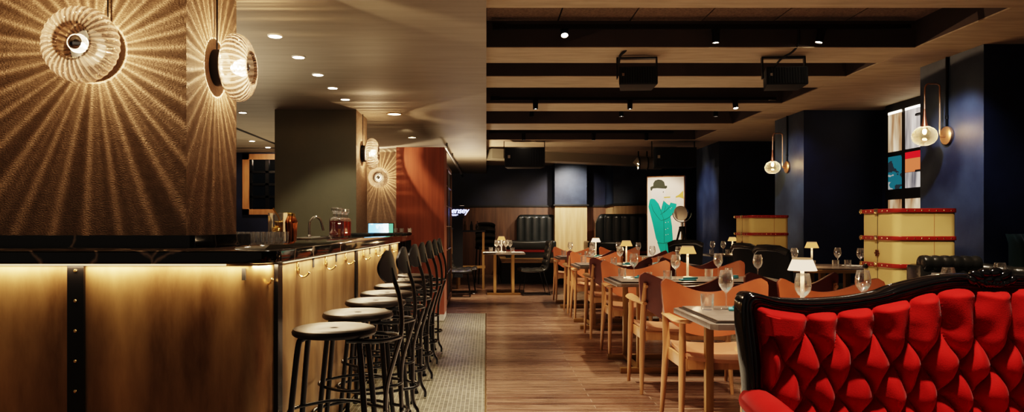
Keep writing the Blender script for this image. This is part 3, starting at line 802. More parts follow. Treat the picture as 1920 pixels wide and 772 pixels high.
# ================================================================ RED CABINET + FRIDGE
t = thing('tall_cabinet','tall red mahogany cabinet at the end of the bar','cabinet',(0,0,0))
MB().box(-1.133,-.53,9.05,9.62,.10,2.2).build('cabinet_body', M['red_wood'], t)
MB().box(-1.12,-.535,9.06,9.6,.006,.10).build('steel_kickboard', M['steel'], t)
t = thing('glass_door_fridge','tall dark glass door cabinet behind the red cabinet','fridge',(0,0,0))
MB().box(-1.12,-.60,9.66,12.0,0,2.16).build('fridge_body', M['void'], t)
q = MB()
for yy in (9.66,10.8,11.92): q.box(-.6,-.575,yy,yy+.05,.05,2.12)
q.box(-.6,-.575,9.66,11.97,.05,.12).box(-.6,-.575,9.66,11.97,2.06,2.12)
q.build('door_frame', M['wainscot_dark'], t)
q = MB()
for zz in (.5,.85,1.2,1.5,1.8): q.box(-.598,-.58,9.72,11.9,zz,zz+.012)
q.build('shelf_edge', M['steel'], t)
tag(MB().box(-.575,-.56,9.7,9.73,.3,1.9).build('door_handle_bar', M['steel']),'long steel pull handle on the glass door cabinet','handle').parent = t
o = bpy.data.objects['door_handle_bar']
for k_ in ('label','category'):
    if k_ in o: del o[k_]
rl = thing('ceiling_rail','pale metal rail running along the soffit beside the red cabinet','rail',(0,0,0))
MB().tube([(-.64,11.2,2.44),(-.585,16.6,2.44)], .022, 8).build('rail_tube', M['steel'], rl)
MB().tube([(-.585,16.6,2.44),(-.58,17.6,2.44)], .035, 8).build('rail_end', M['black_metal'], rl)
q = MB()
for yy in (11.6,13.2,15): q.box(-.64+(yy-11.2)*.0102-.01,-.64+(yy-11.2)*.0102+.01,yy-.01,yy+.01,2.44,2.55)
q.build('rail_bracket', M['black_metal'], rl)

# neon sign
cu = bpy.data.curves.new('neon_text','FONT'); cu.body = 'ensey'; cu.size = .155; cu.extrude = .004; cu.offset = .002
cu.space_character = .92; cu.shear = .2
to = bpy.data.objects.new('neon_text', cu); COL.objects.link(to)
dg = bpy.context.evaluated_depsgraph_get(); me = bpy.data.meshes.new_from_object(to.evaluated_get(dg))
bpy.data.objects.remove(to)
ns = thing('neon_sign','blue white neon script sign glowing beside the glass door cabinet','sign',W(846,396,13.7))
nt_ = bpy.data.objects.new('neon_lettering', me); COL.objects.link(nt_); nt_.parent = ns; me.materials.clear(); me.materials.append(M['neon'])
nt_.rotation_euler = (PI/2,0,0); nt_.location = (0,0,-.035)
MB().box(-.0,.13,-.004,.004,-.072,-.06).box(.02,.10,-.004,.004,-.085,-.078).build('underline', M['neon'], ns)
MB().box(-.04,.24,.01,.03,-.13,.11).build('sign_backing', M['void'], ns)
MB().box(.0,.22,.01,.05,-1.26,-.13).build('sign_stand', M['void'], ns)
plight('neon_glow', W(856,398,12.3), 1.5, (.35,.4,1), .05)
# ================================================================ BAR STOOLS
def make_stool():
    """sitter faces -X; origin on the floor under the seat centre"""
    t = thing('bar_stool', 'x', 'bar stool', (0,0,0), group='black metal bar stools along the bar')
    H = .744
    MB().lathe([(0,H-.010),(.016,H-.010),(.020,H-.006),(.024,H-.005),(.10,H-.002),(.165,H),(.182,H-.006),(.189,H-.018),(.187,H-.03),(.18,H-.036),(.15,H-.03),(0,H-.026)], n=48).build('seat', M['stool_seat'], t)
    MB().lathe([(0,H-.012),(.012,H-.012),(.015,H-.0095),(.016,H-.0095)], n=14).build('seat_hole', M['void'], t)
    for a in (148,212,38,-38):
        a = math.radians(a); dx, dy = cos(a), sin(a)
        pts = smooth([(dx*.10,dy*.10,H-.035),(dx*.148,dy*.148,H-.045),(dx*.168,dy*.168,H-.085),(dx*.195,dy*.195,.42),(dx*.232,dy*.232,.06),(dx*.238,dy*.238,.012)],5)
        l = MB().tube(pts, .0135, 10).build('leg', M['black_metal'], t)
        MB().lathe([(0,0),(.018,0),(.02,.006),(.016,.02),(0,.022)], c=(dx*.239,dy*.239,0), n=12).build('foot', M['black_metal'], l)
    # back spine: hooked foot, bow outwards, up to the backrest
    pts = smooth([(.262,0,.012),(.262,0,.05),(.235,0,.11),(.232,0,.25),(.235,0,.45),(.272,0,.60),(.300,0,.70),(.305,0,.78),(.295,0,.88),(.268,0,.965),(.256,0,1.01)],5)
    MB().tube(pts, [.014]*len(pts), 10, flat=(1.3,.75)).build('back_spine', M['black_metal'], t)
    q = MB()
    for s in (-1,1):
        q.tube(smooth([(.08,s*.13,H-.045),(.18,s*.12,H-.048),(.25,s*.09,H-.048),(.292,s*.03,H-.045),(.296,0,H-.045)],5), .0105, 8)
    q.build('seat_loop', M['black_metal'], t)
    def ring(z, r):
        p = []
        for k in range(32):
            a = 2*PI*k/32; q_ = r*(1+.10*cos(2*a+0)**2)
            p.append((q_*cos(a)+(.03 if abs(a-0)<.5 or a>5.8 else 0), q_*sin(a), z))
        return p
    MB().tube(ring(.21,.215), .0095, 8, closed=True).build('footrest_ring', M['black_metal'], t)
    MB().tube(ring(.36,.188), .008, 8, closed=True).build('brace_ring', M['black_metal'], t)
    def bk(u, v):
        a = (u-.5)*2; b = (v-.5)*2
        # squircle disc
        y = .135*a*math.sqrt(max(0,1-b*b/2)); z = .070*b*math.sqrt(max(0,1-a*a/2))
        z += -.018*(a*a)
        x = .262 - .022*(y/.135)**2 - .014*z/.07 + .14*y
        return (x, y, 1.02+z)
    MB().grid(bk, 24, 14, thick=(-.010,0,0)).build('backrest', M['black_metal'], t, ang=60)
    return t
M['stool_seat'] = pmat('worn_black_metal_seat', (.014,.010,.008), .42, metal=.3, col2=(.010,.008,.007), nscale=20, spec=.35)
st = make_stool()
sy = [3.27,3.87,4.49,5.02,5.63,6.22,6.84]
sn = ['nearest','second','third','fourth','fifth','sixth','farthest']
for i, y in enumerate(sy):
    lb = f'{sn[i]} black metal bar stool with round seat and small curved backrest'
    if i == 0: st.location = (-.69,y,0.004); st['label'] = lb
    else: dup(st, (-.69,y,.004), rz=(-.03,.04,0,.03,-.02,.02,0)[i], label=lb)

# ================================================================ TAN LEATHER CHAIRS
def make_chair():
    """sitter faces +Y"""
    t = thing('leather_armchair', 'x', 'chair', (0,0,0), group='oak armchairs with leather backs at the long tables')
    for s in (-1,1):
        MB().tube([(s*.325,.225,0),(s*.318,.215,.25),(s*.312,.205,.46),(s*.310,.200,.645)], [.012,.018,.022,.018], 10).build('front_leg', M['oak'], t)
        MB().tube([(s*.325,-.235,0),(s*.315,-.205,.25),(s*.305,-.185,.46),(s*.305,-.215,.64),(s*.300,-.245,.80)], [.012,.019,.023,.02,.013], 10).build('rear_leg', M['oak'], t)
        # paddle arm
        pr = [(-.25,.018,0),(-.22,.026,0),(-.10,.030,-.002),(.05,.040,-.004),(.16,.048,0),(.23,.048,.006),(.27,.036,.012),(.283,.014,.014)]
        out = []
        for y, hw, dz in pr:
            xc = s*(.308 - .004)
            zc = .652 + dz - .0*y
            out.append([(xc-hw,y,zc),(xc-hw*.6,y,zc+.011),(xc+hw*.6,y,zc+.011),(xc+hw,y,zc),(xc+hw*.6,y,zc-.010),(xc-hw*.6,y,zc-.010)])
        MB().rings(out).build('armrest', M['oak'], t, ang=50)
    def rail(s):
        return MB().box(s*.285-.014, s*.285+.014, -.20,.235, .375,.45, bev=.006)
    q = MB().box(-.285,.285,.20,.228,.385,.445,bev=.006).box(-.285,.285,-.215,-.19,.385,.445,bev=.006)
    for s in (-1,1): q.box(s*.287-.013, s*.287+.013, -.205,.225,.375,.45,bev=.006)
    q.build('seat_rail', M['oak'], t)
    def seat(u, v):
        x = (u-.5)*.60*(1-.08*(1-v)); y = -.235+.50*v
        z = .462 + .022*abs((u-.5)*2)**2.2 - .014*sin(PI*v) + .004
        if v > .9: z -= (v-.9)*.18
        return (x, y, z)
    MB().grid(seat, 16, 12, thick=(0,0,-.02)).build('seat', M['seat_wood'], t, ang=50)
    # winged back shell
    def out(v):   # half width by height
        if v < .45: return .175 + (.325-.175)*(sin(v/.45*PI/2))**1.1
        return .325 + .012*(v-.45)/.55
    def back(off):
        def f(u, v):
            a = (u-.5)*2
            hw = out(v)
            x = a*hw
            ztop = .885 - .105*(cos(a*PI/2)**1.3 if abs(a)<1 else 0)
            ztop -= .030*max(0,(abs(a)-.86)/.14)**2.5
            zb = .505 + .03*a*a
            z = zb + (ztop-zb)*v
            if v > .93: x *= 1-.02*(v-.93)/.07
            y = -.255 - .055*v - off + .095*(x/.33)**2
            return (x, y, z)
        return f
    MB().grid(back(0), 24, 16, thick=(0,.020,0)).build('leather_back_pad', M['tan'], t, ang=60)
    MB().grid(back(.016), 24, 16, thick=(0,.0155,0)).build('back_shell', M['maroon'], t, ang=60)
    q = MB()
    for s in (-1,1): q.lathe([(0,0),(.012,0),(.012,.012),(0,.014)], n=12, M=Matrix.Translation((s*.298,-.262,.775)) @ Matrix.Rotation(PI/2,4,'X'))
    q.build('back_fixing', M['oak'], t)
    return t
ch = make_chair(); used = [False]
def chair(x, y, rz, label):
    if not used[0]:
        used[0] = True; ch.location=(x,y,0); ch.rotation_euler=(0,0,rz); ch['label']=label; return ch
    return dup(ch, (x,y,0), rz=rz, label=label)
tn = ['nearest','second','third','farthest']
TY = [3.78,6.23,8.76,11.05]
TX0, TX1 = 1.07, 2.55
def make_table():
    t = thing('dining_table', 'x', 'table', (0,0,0), group='long stone topped dining tables')
    w_ = TX1-TX0; d = .73
    MB().prism([(-w_/2+.03,-d/2),(w_/2-.03,-d/2),(w_/2,-d/2+.03),(w_/2,d/2-.03),(w_/2-.03,d/2),(-w_/2+.03,d/2),(-w_/2,d/2-.03),(-w_/2,-d/2+.03)], .708, .737, bev=.003).build('tabletop_edge', M['tabletop'], t)
    MB().box(-w_/2+.03,w_/2-.03,-d/2+.03,d/2-.03,.7371,.742).build('inlay_strip', M['tableedge'], t)
    MB().box(-w_/2+.045,w_/2-.045,-d/2+.045,d/2-.045,.7421,.75,bev=.002).build('raised_top', M['tabletop'], t)
    for sx in (-1,1):
        for sy_ in (-1,1):
            MB().box(sx*(w_/2-.19)-.022, sx*(w_/2-.19)+.022, sy_*.30-.022, sy_*.30+.022, .045,.708, bev=.002).build('leg', M['table_leg'], t)
    for sy_ in (-1,1):
        MB().box(-w_/2+.03,w_/2-.03, sy_*.31-.028, sy_*.31+.028, 0,.045, bev=.002).build('foot_bar', M['table_leg'], t)
    for sx in (-1,1): MB().box(sx*(w_/2-.19)-.02,sx*(w_/2-.19)+.02,-.28,.28,.02,.044).build('cross_bar', M['table_leg'], t)
    return t
tb0 = make_table()
for i, y in enumerate(TY):
    lb = f'{tn[i]} long grey stone topped dining table with brass legs'
    if i == 0: tb0.location = ((TX0+TX1)/2,y,0); tb0['label'] = lb
    else: dup(tb0, ((TX0+TX1)/2,y,0), label=lb)
for i, y in enumerate(TY):
    for j, x in enumerate((1.44,2.18)):
        side = ['left','right'][j]
        jx = random.uniform(-.015,.015)
        chair(x+jx, y+.55, PI, f'{side} tan leather chair facing the camera behind the {tn[i]} long table')
        chair(x-jx, y-.84, 0, f'{side} chair with maroon outer back before the {tn[i]} long table')

# ---- glassware prototypes
def wine_mesh():
    t = .0012
    prof = [(0,0),(.034,.001),(.032,.003),(.006,.008),(.0042,.02),(.0042,.085),(.008,.094),(.024,.108),(.037,.13),(.041,.150),(.038,.180),(.031,.212),(.030,.213),(.0365,.180),(.0395,.150),(.035,.131),(.022,.111),(.004,.097),(0,.096)]
    return MB().lathe(prof, n=28)
wp = wine_mesh().build('wine_glass', M['glass'], None, ang=80)
tp = MB().lathe([(0,0),(.031,0),(.033,.004),(.037,.085),(.0355,.085),(.032,.014),(0,.012)], n=14).build('water_tumbler', M['thick_glass'], None, ang=30)
fw = [True]; ft = [True]
WG = 'empty wine glasses on the tables'; TG = 'short water tumblers on the tables'
def wine(x, y, z, label):
    if fw[0]:
        fw[0] = False; wp.location = (x,y,z); tag(wp, label, 'wine glass', WG); return
    dup(wp, (x,y,z), label=label)
def tumbler(x, y, z, label):
    if ft[0]:
        ft[0] = False; tp.location = (x,y,z); tag(tp, label, 'tumbler', TG); return
    dup(tp, (x,y,z), label=label)
# ---- table lamp
def make_lamp():
    t = thing('table_lamp', 'x', 'table lamp', (0,0,0), group='small cordless table lamps')
    MB().lathe([(0,0),(.04,0),(.042,.004),(.04,.010),(.012,.014),(0,.014)], n=24).build('lamp_base', M['lamp_white'], t)
    MB().lathe([(0,.012),(.011,.012),(.010,.245),(0,.245)], n=14).build('lamp_stem', M['lamp_white'], t)
    MB().lathe([(.074,.212),(.075,.214),(.052,.272),(.050,.272),(.072,.213)], n=36).build('lamp_shade', M['shade'], t, ang=60)
    MB().lathe([(0,.272),(.052,.272),(.052,.278),(.048,.281),(0,.281)], n=36).build('shade_cap', M['shade_top'], t)
    return t
lp = make_lamp(); ul = [True]
def lamp(x, y, z, label, p=2.2, amber=False):
    if ul[0]: ul[0] = False; o = lp; o.location=(x,y,z); o['label']=label
    else:
        o = dup(lp, (x,y,z), label=label)
    if amber:
        for c in o.children:
            if c.name.startswith('lamp_shade'):
                c.data = c.data.copy(); c.data.materials[0] = M['shade_amber']
    plight('lamp_glow', (x,y,z+.19), p, (1,.62,.32), .03)
def setting(x, y, z, label, rz=0):
    o = MB()
    o.prism([(-.075,-.035),(.06,-.05),(.08,.02),(-.05,.05)], 0, .012, bev=.003)
    o.prism([(-.05,-.02),(.085,-.03),(.05,.03)], .012, .026)
    n_ = o.build('folded_napkin', M['napkin']); n_.location=(x,y,z+.0005); n_.rotation_euler=(0,0,rz); tag(n_, label, 'napkin', 'folded teal napkins')
wl = ['left','centre left','centre right','right']
for i, y in enumerate(TY):
    z = .7505
    for k,(x,dy) in enumerate(((1.305,.14),(1.60,-.14),(2.05,.14),(2.31,-.10))):
        wine(x, y+dy, z, f'{wl[k]} wine glass on the {tn[i]} long table')
    for k,(x,dy) in enumerate(((1.20,.13),(1.51,-.23),(1.93,.02),(2.16,.20))):
        tumbler(x, y+dy, z, f'{wl[k]} water tumbler on the {tn[i]} long table')
    for k,(x,dy) in enumerate(((1.37,.10),(1.68,-.2),(2.12,.05))):
        setting(x, y+dy, z, f'{["left","middle","right"][k]} folded teal napkin on the {tn[i]} long table', .3*k)
    lamp((1.72,1.78,1.73,1.70)[i], y+.14, z, f'lit cordless lamp in the middle of the {tn[i]} long table', 3.0, amber=i in (1,2))
    o = MB().lathe([(0,0),(.026,0),(.028,.04),(.025,.04),(.022,.004),(0,.004)],n=16).build('candle_holder', M['thick_glass']); o.location=(1.47,y+.27,z)
    tag(o, f'low glass candle holder near the left end of the {tn[i]} long table','candle holder')

# ================================================================ RED SOFA
SY = 2.2; SK = SY/F
def sx(px): return (px-VX)*SK
def sz(py): return EYE-(py-VY)*SK
XC = sx(1845)
sofa = thing('tufted_sofa', 'red velvet button tufted sofa with carved black frame in the right foreground', 'sofa', (XC,SY,0))
outer = [(1400,741),(1393,669),(1386,600),(1389,556),(1409,547.5),(1454,558),(1511,561),(1587,557),(1643,548),(1681,535),(1738,521),(1775,515.5),(1806,514),(1826,514),(1845,520)]
inner = [(1420,741),(1421,680),(1413,610),(1408,575),(1419,566),(1454,574),(1511,580),(1587,574),(1643,565),(1681,556),(1738,541),(1775,535),(1806,534),(1826,536),(1845,539)]
def conv(pts): return [(sx(a)-XC, sz(b)) for a,b in pts]
O2, I2 = conv(outer), conv(inner)
def both(P):
    P = list(P); P = [(P[0][0]+.005, .40)] + P
    s = smooth([(a,0,b) for a,b in P], 6)
    L_ = [(p[0],p[2]) for p in s]
    return L_ + [(-a,b) for a,b in reversed(L_[:-1])]
OO, II = both(O2), both(I2)
rg = []
for (ax,az),(bx,bz) in zip(OO,II):
    # cross-section from outer (k=0) to inner (k=1), fluted
    ring = []
    K = 13
    for k in range(K):
        f = k/(K-1)
        d = .030*math.sqrt(max(0,1-(2*f-1)**2*.8)) + .006*abs(cos(f*PI*3))
        ring.append((ax+(bx-ax)*f, -d, az+(bz-az)*f))
    ring.append((bx, .045, bz)); ring.append((ax, .045, az))
    rg.append(ring)
MB().rings(rg).build('carved_frame', M['lacquer'], sofa, ang=70)
# crest carving
q = MB()
import itertools
for (dx,dz,rx,rz_,rot) in [(-.045,.018,.026,.014,.5),(-.02,.026,.022,.014,.2),(.008,.028,.024,.015,-.2),(.035,.02,.026,.014,-.5),(-.062,.004,.018,.012,.9),(.058,.006,.018,.012,-.9),(-.012,.008,.018,.016,0),(.014,.006,.018,.016,.1),(-.035,.0,.018,.012,.8),(.04,-.002,.016,.012,-.7)]:
    q.sphere((0,0,0),(rx,.016,rz_),12,8,M=Matrix.Translation((dx,-.034,sz(519)+dz-.012)) @ Matrix.Rotation(rot,4,'Y'))
for k in range(-3,4):
    a = k*.22
    q.tube(smooth([(k*.004,-.034,sz(538)),(k*.010,-.042,sz(530)),(k*.017,-.036,sz(520))],4), [.003,.0045,.006,.0065,.007,.007,.006,.004,.003], 8)
for s in (-1,1):
    for r_ in (0,1,2):
        q.tube(smooth([(s*(.018+r_*.010),-.034,sz(537-r_)),(s*(.035+r_*.013),-.040,sz(527-r_*2)),(s*(.065+r_*.02),-.036,sz(520-r_)),(s*(.10+r_*.02),-.032,sz(518.5+r_*3))],4), [.0045-.0003*i for i in range(13)], 8)
q.build('crest_carving', M['lacquer'], sofa, ang=70)
# velvet piping along the frame
pp = [(bx*(1-.006 if True else 1)+ (.004 if bx<0 else -.004), -.012, bz-.004) for bx,bz in II]
MB().tube(pp, .0045, 6).build('velvet_piping', M['velvet'], sofa, ang=80)
# tufted back
top = sorted([(bx,bz) for bx,bz in II if bz > .90], key=lambda p: p[0])
def topz(x):
    if x <= top[0][0]: return top[0][1]
    for (a,b),(c,d) in zip(top,top[1:]):
        if a <= x <= c and c > a: return b+(d-b)*(x-a)/(c-a)
    return top[-1][1]
lf = sorted([(bz,bx) for bx,bz in II[:len(II)//2] if bx < sx(1424)-XC], key=lambda p: p[0])
def leftx(z):
    best = lf[0]
    if z >= lf[-1][0]: return lf[-1][1]
    for (a,b),(c,d) in zip(lf,lf[1:]):
        if a <= z <= c and c > a: return b+(d-b)*(z-a)/(c-a)
    return lf[0][1]
B_ = .090; Z1 = sz(623); X1 = sx(1500)-XC; A_ = -2*X1/11
from mathutils import noise
def tuft(x, z):
    nv_ = noise.noise_vector(Vector((x*14, 0, z*14)))
    x += nv_.x*.016; z += nv_.z*.012
    # mirrored about the centre so both halves tuft alike
    xx = x; zz = z - Z1
    p = (xx-X1)/A_ + zz/(2*B_); q_ = (xx-X1)/A_ - zz/(2*B_)
    # pillows sag a little: skew with gravity
    sp_ = abs(sin(PI*p)); sq = abs(sin(PI*q_))
    dia = (sp_*sq)**.5
    dia = .12*min(sp_,sq)**.5 + .88*dia
    if zz > 0:
        s = abs(sin(PI*(xx-X1)/A_))
        if xx < X1 - A_/2 or xx > -X1 + A_/2: s = 1
        vt = s**.55
        w_ = min(1, zz/.06); w_ = w_*w_*(3-2*w_)
        return (.12*s**.5+.88*s)*(1-w_) + vt*w_
    return dia
NU, NV = 420, 190
def backf(u, v):
    zb = .36
    xg = -1+2*u
    # iterate: z depends on x through the top line
    z0 = zb + (1.0-zb)*v
    xl = leftx(z0)
    x = xg*(-xl)
    z = zb + (topz(x)-zb)*v
    x = xg*(-leftx(z))
    eu = min(1, (1-abs(xg))/.045); ev = min(1, (1-v)/.05)
    e = math.sqrt(max(0,1-(1-eu)**2))*math.sqrt(max(0,1-(1-ev)**2))
    h = tuft(x, z)
    h = .35*e + .65*h*min(1,e*1.05) if e < 1 else .35+.65*h
    # fine creases fanning out of the folds
    cr = .0010*sin(x*420+z*250)*max(0,1-h*1.25)
    return (x, -.006-.098*h*min(1,e+.02)+cr + .02, z)
MB().grid(backf, NU, NV).build('tufted_back', M['velvet'], sofa, ang=180)
# buttons
q = MB()
for r_ in range(0,7):
    for k in range(-1,15):
        x = X1 + A_*k + (A_/2 if r_ % 2 else 0); z = Z1-r_*B_
        if abs(x) < -leftx(z)-.03: MB().sphere((x,-.002,z),(.008,.006,.008),8,6).build('velvet_button', M['velvet'], sofa)
# outside back, arms, seat, legs
def ob(u, v):
    x0_, z0_ = backf(u, v)[0], backf(u, v)[2]
    return (x0_, .05, z0_)
MB().grid(ob, 30, 20, thick=(0,.03,0)).build('outer_back', M['velvet'], sofa)
hw = -leftx(.6)
for s in (-1,1):
    q = MB()
    pts = smooth([(s*(hw+.005),.02,.665),(s*(hw+.02),-.10,.672),(s*(hw+.03),-.28,.66),(s*(hw+.04),-.45,.63),(s*(hw+.02),-.55,.58)],6)
    q.tube(pts, [.045+.006*sin(i/len(pts)*PI) for i in range(len(pts))], 16, flat=(1,.9))
    q.box(s*hw-.03,s*hw+.035,-.56,.04,.34,.64,bev=.02)
    q.build('armrest', M['velvet'], sofa, ang=60)
MB().box(-hw,hw,-.62,.02,.30,.46,bev=.04,seg=4).build('seat_cushion', M['velvet'], sofa)
MB().box(-hw-.02,hw+.02,-.64,.05,.22,.30,bev=.012).build('seat_frame', M['lacquer'], sofa)
for s in (-1,1):
    for yy in (-.58,.0):
        MB().tube(smooth([(s*hw,yy,.24),(s*(hw+.02),yy-.02,.16),(s*(hw+.0),yy,.07),(s*(hw+.02),yy-.015,.0)],4),[.032,.032,.03,.028,.025,.022,.02,.019,.018,.018,.019,.021,.024],10).build('leg', M['lacquer'], sofa)
sofa.rotation_euler = (0,0,0)

# ================================================================ TRUNKS
def trunk(x0, x1, y0, d, h, label):
    t = thing('standing_trunk', label, 'trunk', ((x0+x1)/2, y0+d/2, 0))
    w_ = x1-x0
    def rr(w2, d2, r, n=6):
        p = []
        for cx,cy,a0 in ((w2-r,-d2+r,-90),(w2-r,d2-r,0),(-w2+r,d2-r,90),(-w2+r,-d2+r,180)):
            for k in range(n+1):
                a = math.radians(a0+90*k/n); p.append((cx+r*cos(a), cy+r*sin(a)))
        return p
    MB().prism(rr(w_/2,d/2,.06), .03, h-.005).build('trunk_body', M['trunk'], t, ang=50)
    RF = Matrix.Rotation(PI/2,4,'X'); RL = Matrix.Rotation(-PI/2,4,'Y')
    for k, zz in enumerate((h-.035, h-.26, h-.485, h-.71, h-.93)):
        b = MB().prism(rr(w_/2+.010,d/2+.010,.066), zz, zz+.034, bev=.006).build('leather_band', M['trunk_band'], t, ang=50)
        for i in range(7):
            x = -w_/2+.09+(w_-.15)*i/6
            MB().lathe([(0,.0),(.006,.001),(.004,.004),(0,.005)], n=8, M=Matrix.Translation((x,-d/2-.010,zz+.017)) @ RF).build('brass_stud', M['rivet'], b)
        for yy in (-d/2+.10,-d/2+.18,d/2-.18,d/2-.10):
            MB().lathe([(0,.0),(.006,.001),(.004,.004),(0,.005)], n=8, M=Matrix.Translation((-w_/2-.010,yy,zz+.017)) @ RL).build('brass_stud', M['rivet'], b)
        MB().box(-w_/2-.017,-w_/2-.008,-.03,.03,zz-.004,zz+.038,bev=.003).build('brass_latch', M['rivet'], b)
        MB().lathe([(0,0),(.02,0),(.022,.012),(.01,.02),(0,.02)], n=12, M=Matrix.Translation((-w_/2-.004,d/2-.02,zz+.017)) @ RL).build('brass_corner', M['rivet'], b)
    MB().box(-w_/2-.0015,-w_/2+.01,-.003,.003,.05,h-.03).build('opening_seam', M['black_matt'], t)
    MB().box(w_/2-.195,w_/2-.191,-d/2-.0015,-d/2+.01,.05,h-.03).build('front_seam', M['trim_brown'], t)
    q = MB(); zc = h-.37
    q.lathe([(0,0),(.026,0),(.022,.008),(0,.012)], n=8, M=Matrix.Translation((-w_/2-.001,0,zc)) @ RL)
    for k in range(6):
        a=k*PI/3; q.sphere((-w_/2-.006,.026*cos(a),zc+.022*sin(a)),(.006,.012,.009),8,6)
    q.build('trunk_lock', M['bronze_lock'], t)
    MB().lathe([(0,0),(.020,0),(.024,.02),(.016,.03),(0,.03)], n=14, M=Matrix.Translation((-w_/2-.005,.16,h-.49)) @ RL).build('trunk_knob', M['black_metal'], t)
    q = MB()
    for sx_ in (-1,1):
        for sy_ in (-1,1):
            MB().lathe([(0,0),(.02,0),(.02,.03),(0,.03)], c=(sx_*(w_/2-.07),sy_*(d/2-.07),0), n=10).build('castor', M['black_metal'], t)
    return t
M['bronze_lock'] = pmat('bronze_lock',(.12,.05,.02),.3,metal=.7)
trunk(3.295,3.80,5.8,.53,1.35,'cream upright trunk with red leather bands at right, behind the red sofa')
trunk(3.37,3.87,9.2,.56,1.35,'far cream upright trunk with dark red bands, left of the navy pier')

# ================================================================ ROUND TABLE + BLACK TUFTED CHAIRS
t = thing('round_table','dark wooden table with rounded top between the two trunks','table',(3.92,8.25,0))
MB().prism([(.62*cos(a*PI/20)*(1+.12*sin(a*PI/10)**2), .52*sin(a*PI/20)*(1+.12*sin(a*PI/10)**2)) for a in range(40)], .70,.735,bev=.006).build('tabletop', M['table_leg'], t)
MB().prism([(.60*cos(a*PI/20)*(1+.12*sin(a*PI/10)**2), .50*sin(a*PI/20)*(1+.12*sin(a*PI/10)**2)) for a in range(40)], .7355,.75).build('table_surface', M['tabletop'], t)
for x,y in ((-.14,-.14),(.14,-.14),(.14,.14),(-.14,.14)): MB().box(x-.03,x+.03,y-.03,y+.03,.04,.70,bev=.003).build('leg', M['table_leg'], t)
MB().box(-.35,.35,-.04,.04,0,.04).box(-.04,.04,-.35,.35,0,.04).build('foot', M['table_leg'], t)
def make_lounge(mat='black_leather', h=.95):
    """padded dining chair with channelled leather pad; sitter faces +Y"""
    t = thing('padded_chair', 'x', 'chair', (0,0,0), group='black quilted leather chairs')
    # shell back as swept profile from seat front to back top
    prof = smooth([(.25,.44),(.10,.425),(-.12,.43),(-.20,.47),(-.235,.60),(-.27,.78),(-.295,h-.02),(-.305,h)],5)
    prof = smooth([(0,a,b) for a,b in [(.25,.44),(.10,.425),(-.12,.43),(-.205,.48),(-.24,.62),(-.275,.80),(-.30,h)]],6)
    n = len(prof)
    def wdt(i):
        f = i/(n-1)
        return .23 + .01*sin(f*PI) - (.02 if f > .97 else 0)
    rg = []
    for i,p in enumerate(prof):
        a = Vector(prof[max(i-1,0)]); b = Vector(prof[min(i+1,n-1)]); T = (b-a).normalized(); Nn = Vector((0,-T.z,T.y)); 
        if Nn.z < 0 and i < n*.3: Nn = -Nn
        f = i/(n-1); w_ = wdt(i)
        th = .026
        Nf = Vector((0, -T.z, T.y)) ; Nf = -Nf if Nf.y < 0 and f > .5 else Nf
        Nf = Vector((0, abs(T.z), abs(T.y)))
        c = Vector(p)
        ring = []
        for k in range(16):
            a_ = 2*PI*k/16
            cx = cos(a_); sy_ = sin(a_)
            ring.append(c + Vector((w_*math.copysign(abs(cx)**.35,cx),0,0)) + Nf*(th*math.copysign(abs(sy_)**.6,sy_)))
        rg.append(ring)
    MB().rings(rg).build('shell', M[mat], t, ang=60)
    # channelled pads
    rg = []
    steps = 60
    for s in range(steps+1):
        f = s/steps*(n-1)*.985+.3; i = min(int(f), n-2); fr = f-i
        c = Vector(prof[i]).lerp(Vector(prof[i+1]), fr); T = (Vector(prof[i+1])-Vector(prof[i])).normalized()
        Nf = Vector((0, abs(T.z), abs(T.y)))
        pf = .022 + .020*abs(sin(s/steps*PI*9))**.6
        w_ = .205
        ring = []
        for k in range(12):
            u = -1+2*k/11
            ring.append(c + Vector((w_*u,0,0)) + Nf*(.012+pf*(1-abs(u)**6)*(.85+.15*abs(sin(u*PI*1.5)))))
        for k in range(12):
            u = 1-2*k/11
            ring.append(c + Vector((w_*u,0,0)) + Nf*.006)
        rg.append(ring)
    MB().rings(rg).build('quilted_pad', M[mat], t, ang=60)
    for s in (-1,1):
        q = MB().tube([(s*.19,.17,.43),(s*.21,.22,.012),(s*.21,-.26,.012),(s*.19,-.14,.44)], .009, 8)
        q.build('sled_leg', M['black_metal'], t)
    MB().tube([(-.21,.22,.012),(.21,.22,.012)],.008,8).tube([(-.21,-.26,.012),(.21,-.26,.012)],.008,8).build('floor_bar', M['black_metal'], t)
    return t
lc = make_lounge(); ulc=[True]
def lounge(x,y,rz,label):
    if ulc[0]: ulc[0]=False; lc.location=(x,y,0); lc.rotation_euler=(0,0,rz); lc['label']=label; return lc
    return dup(lc,(x,y,0),rz=rz,label=label)
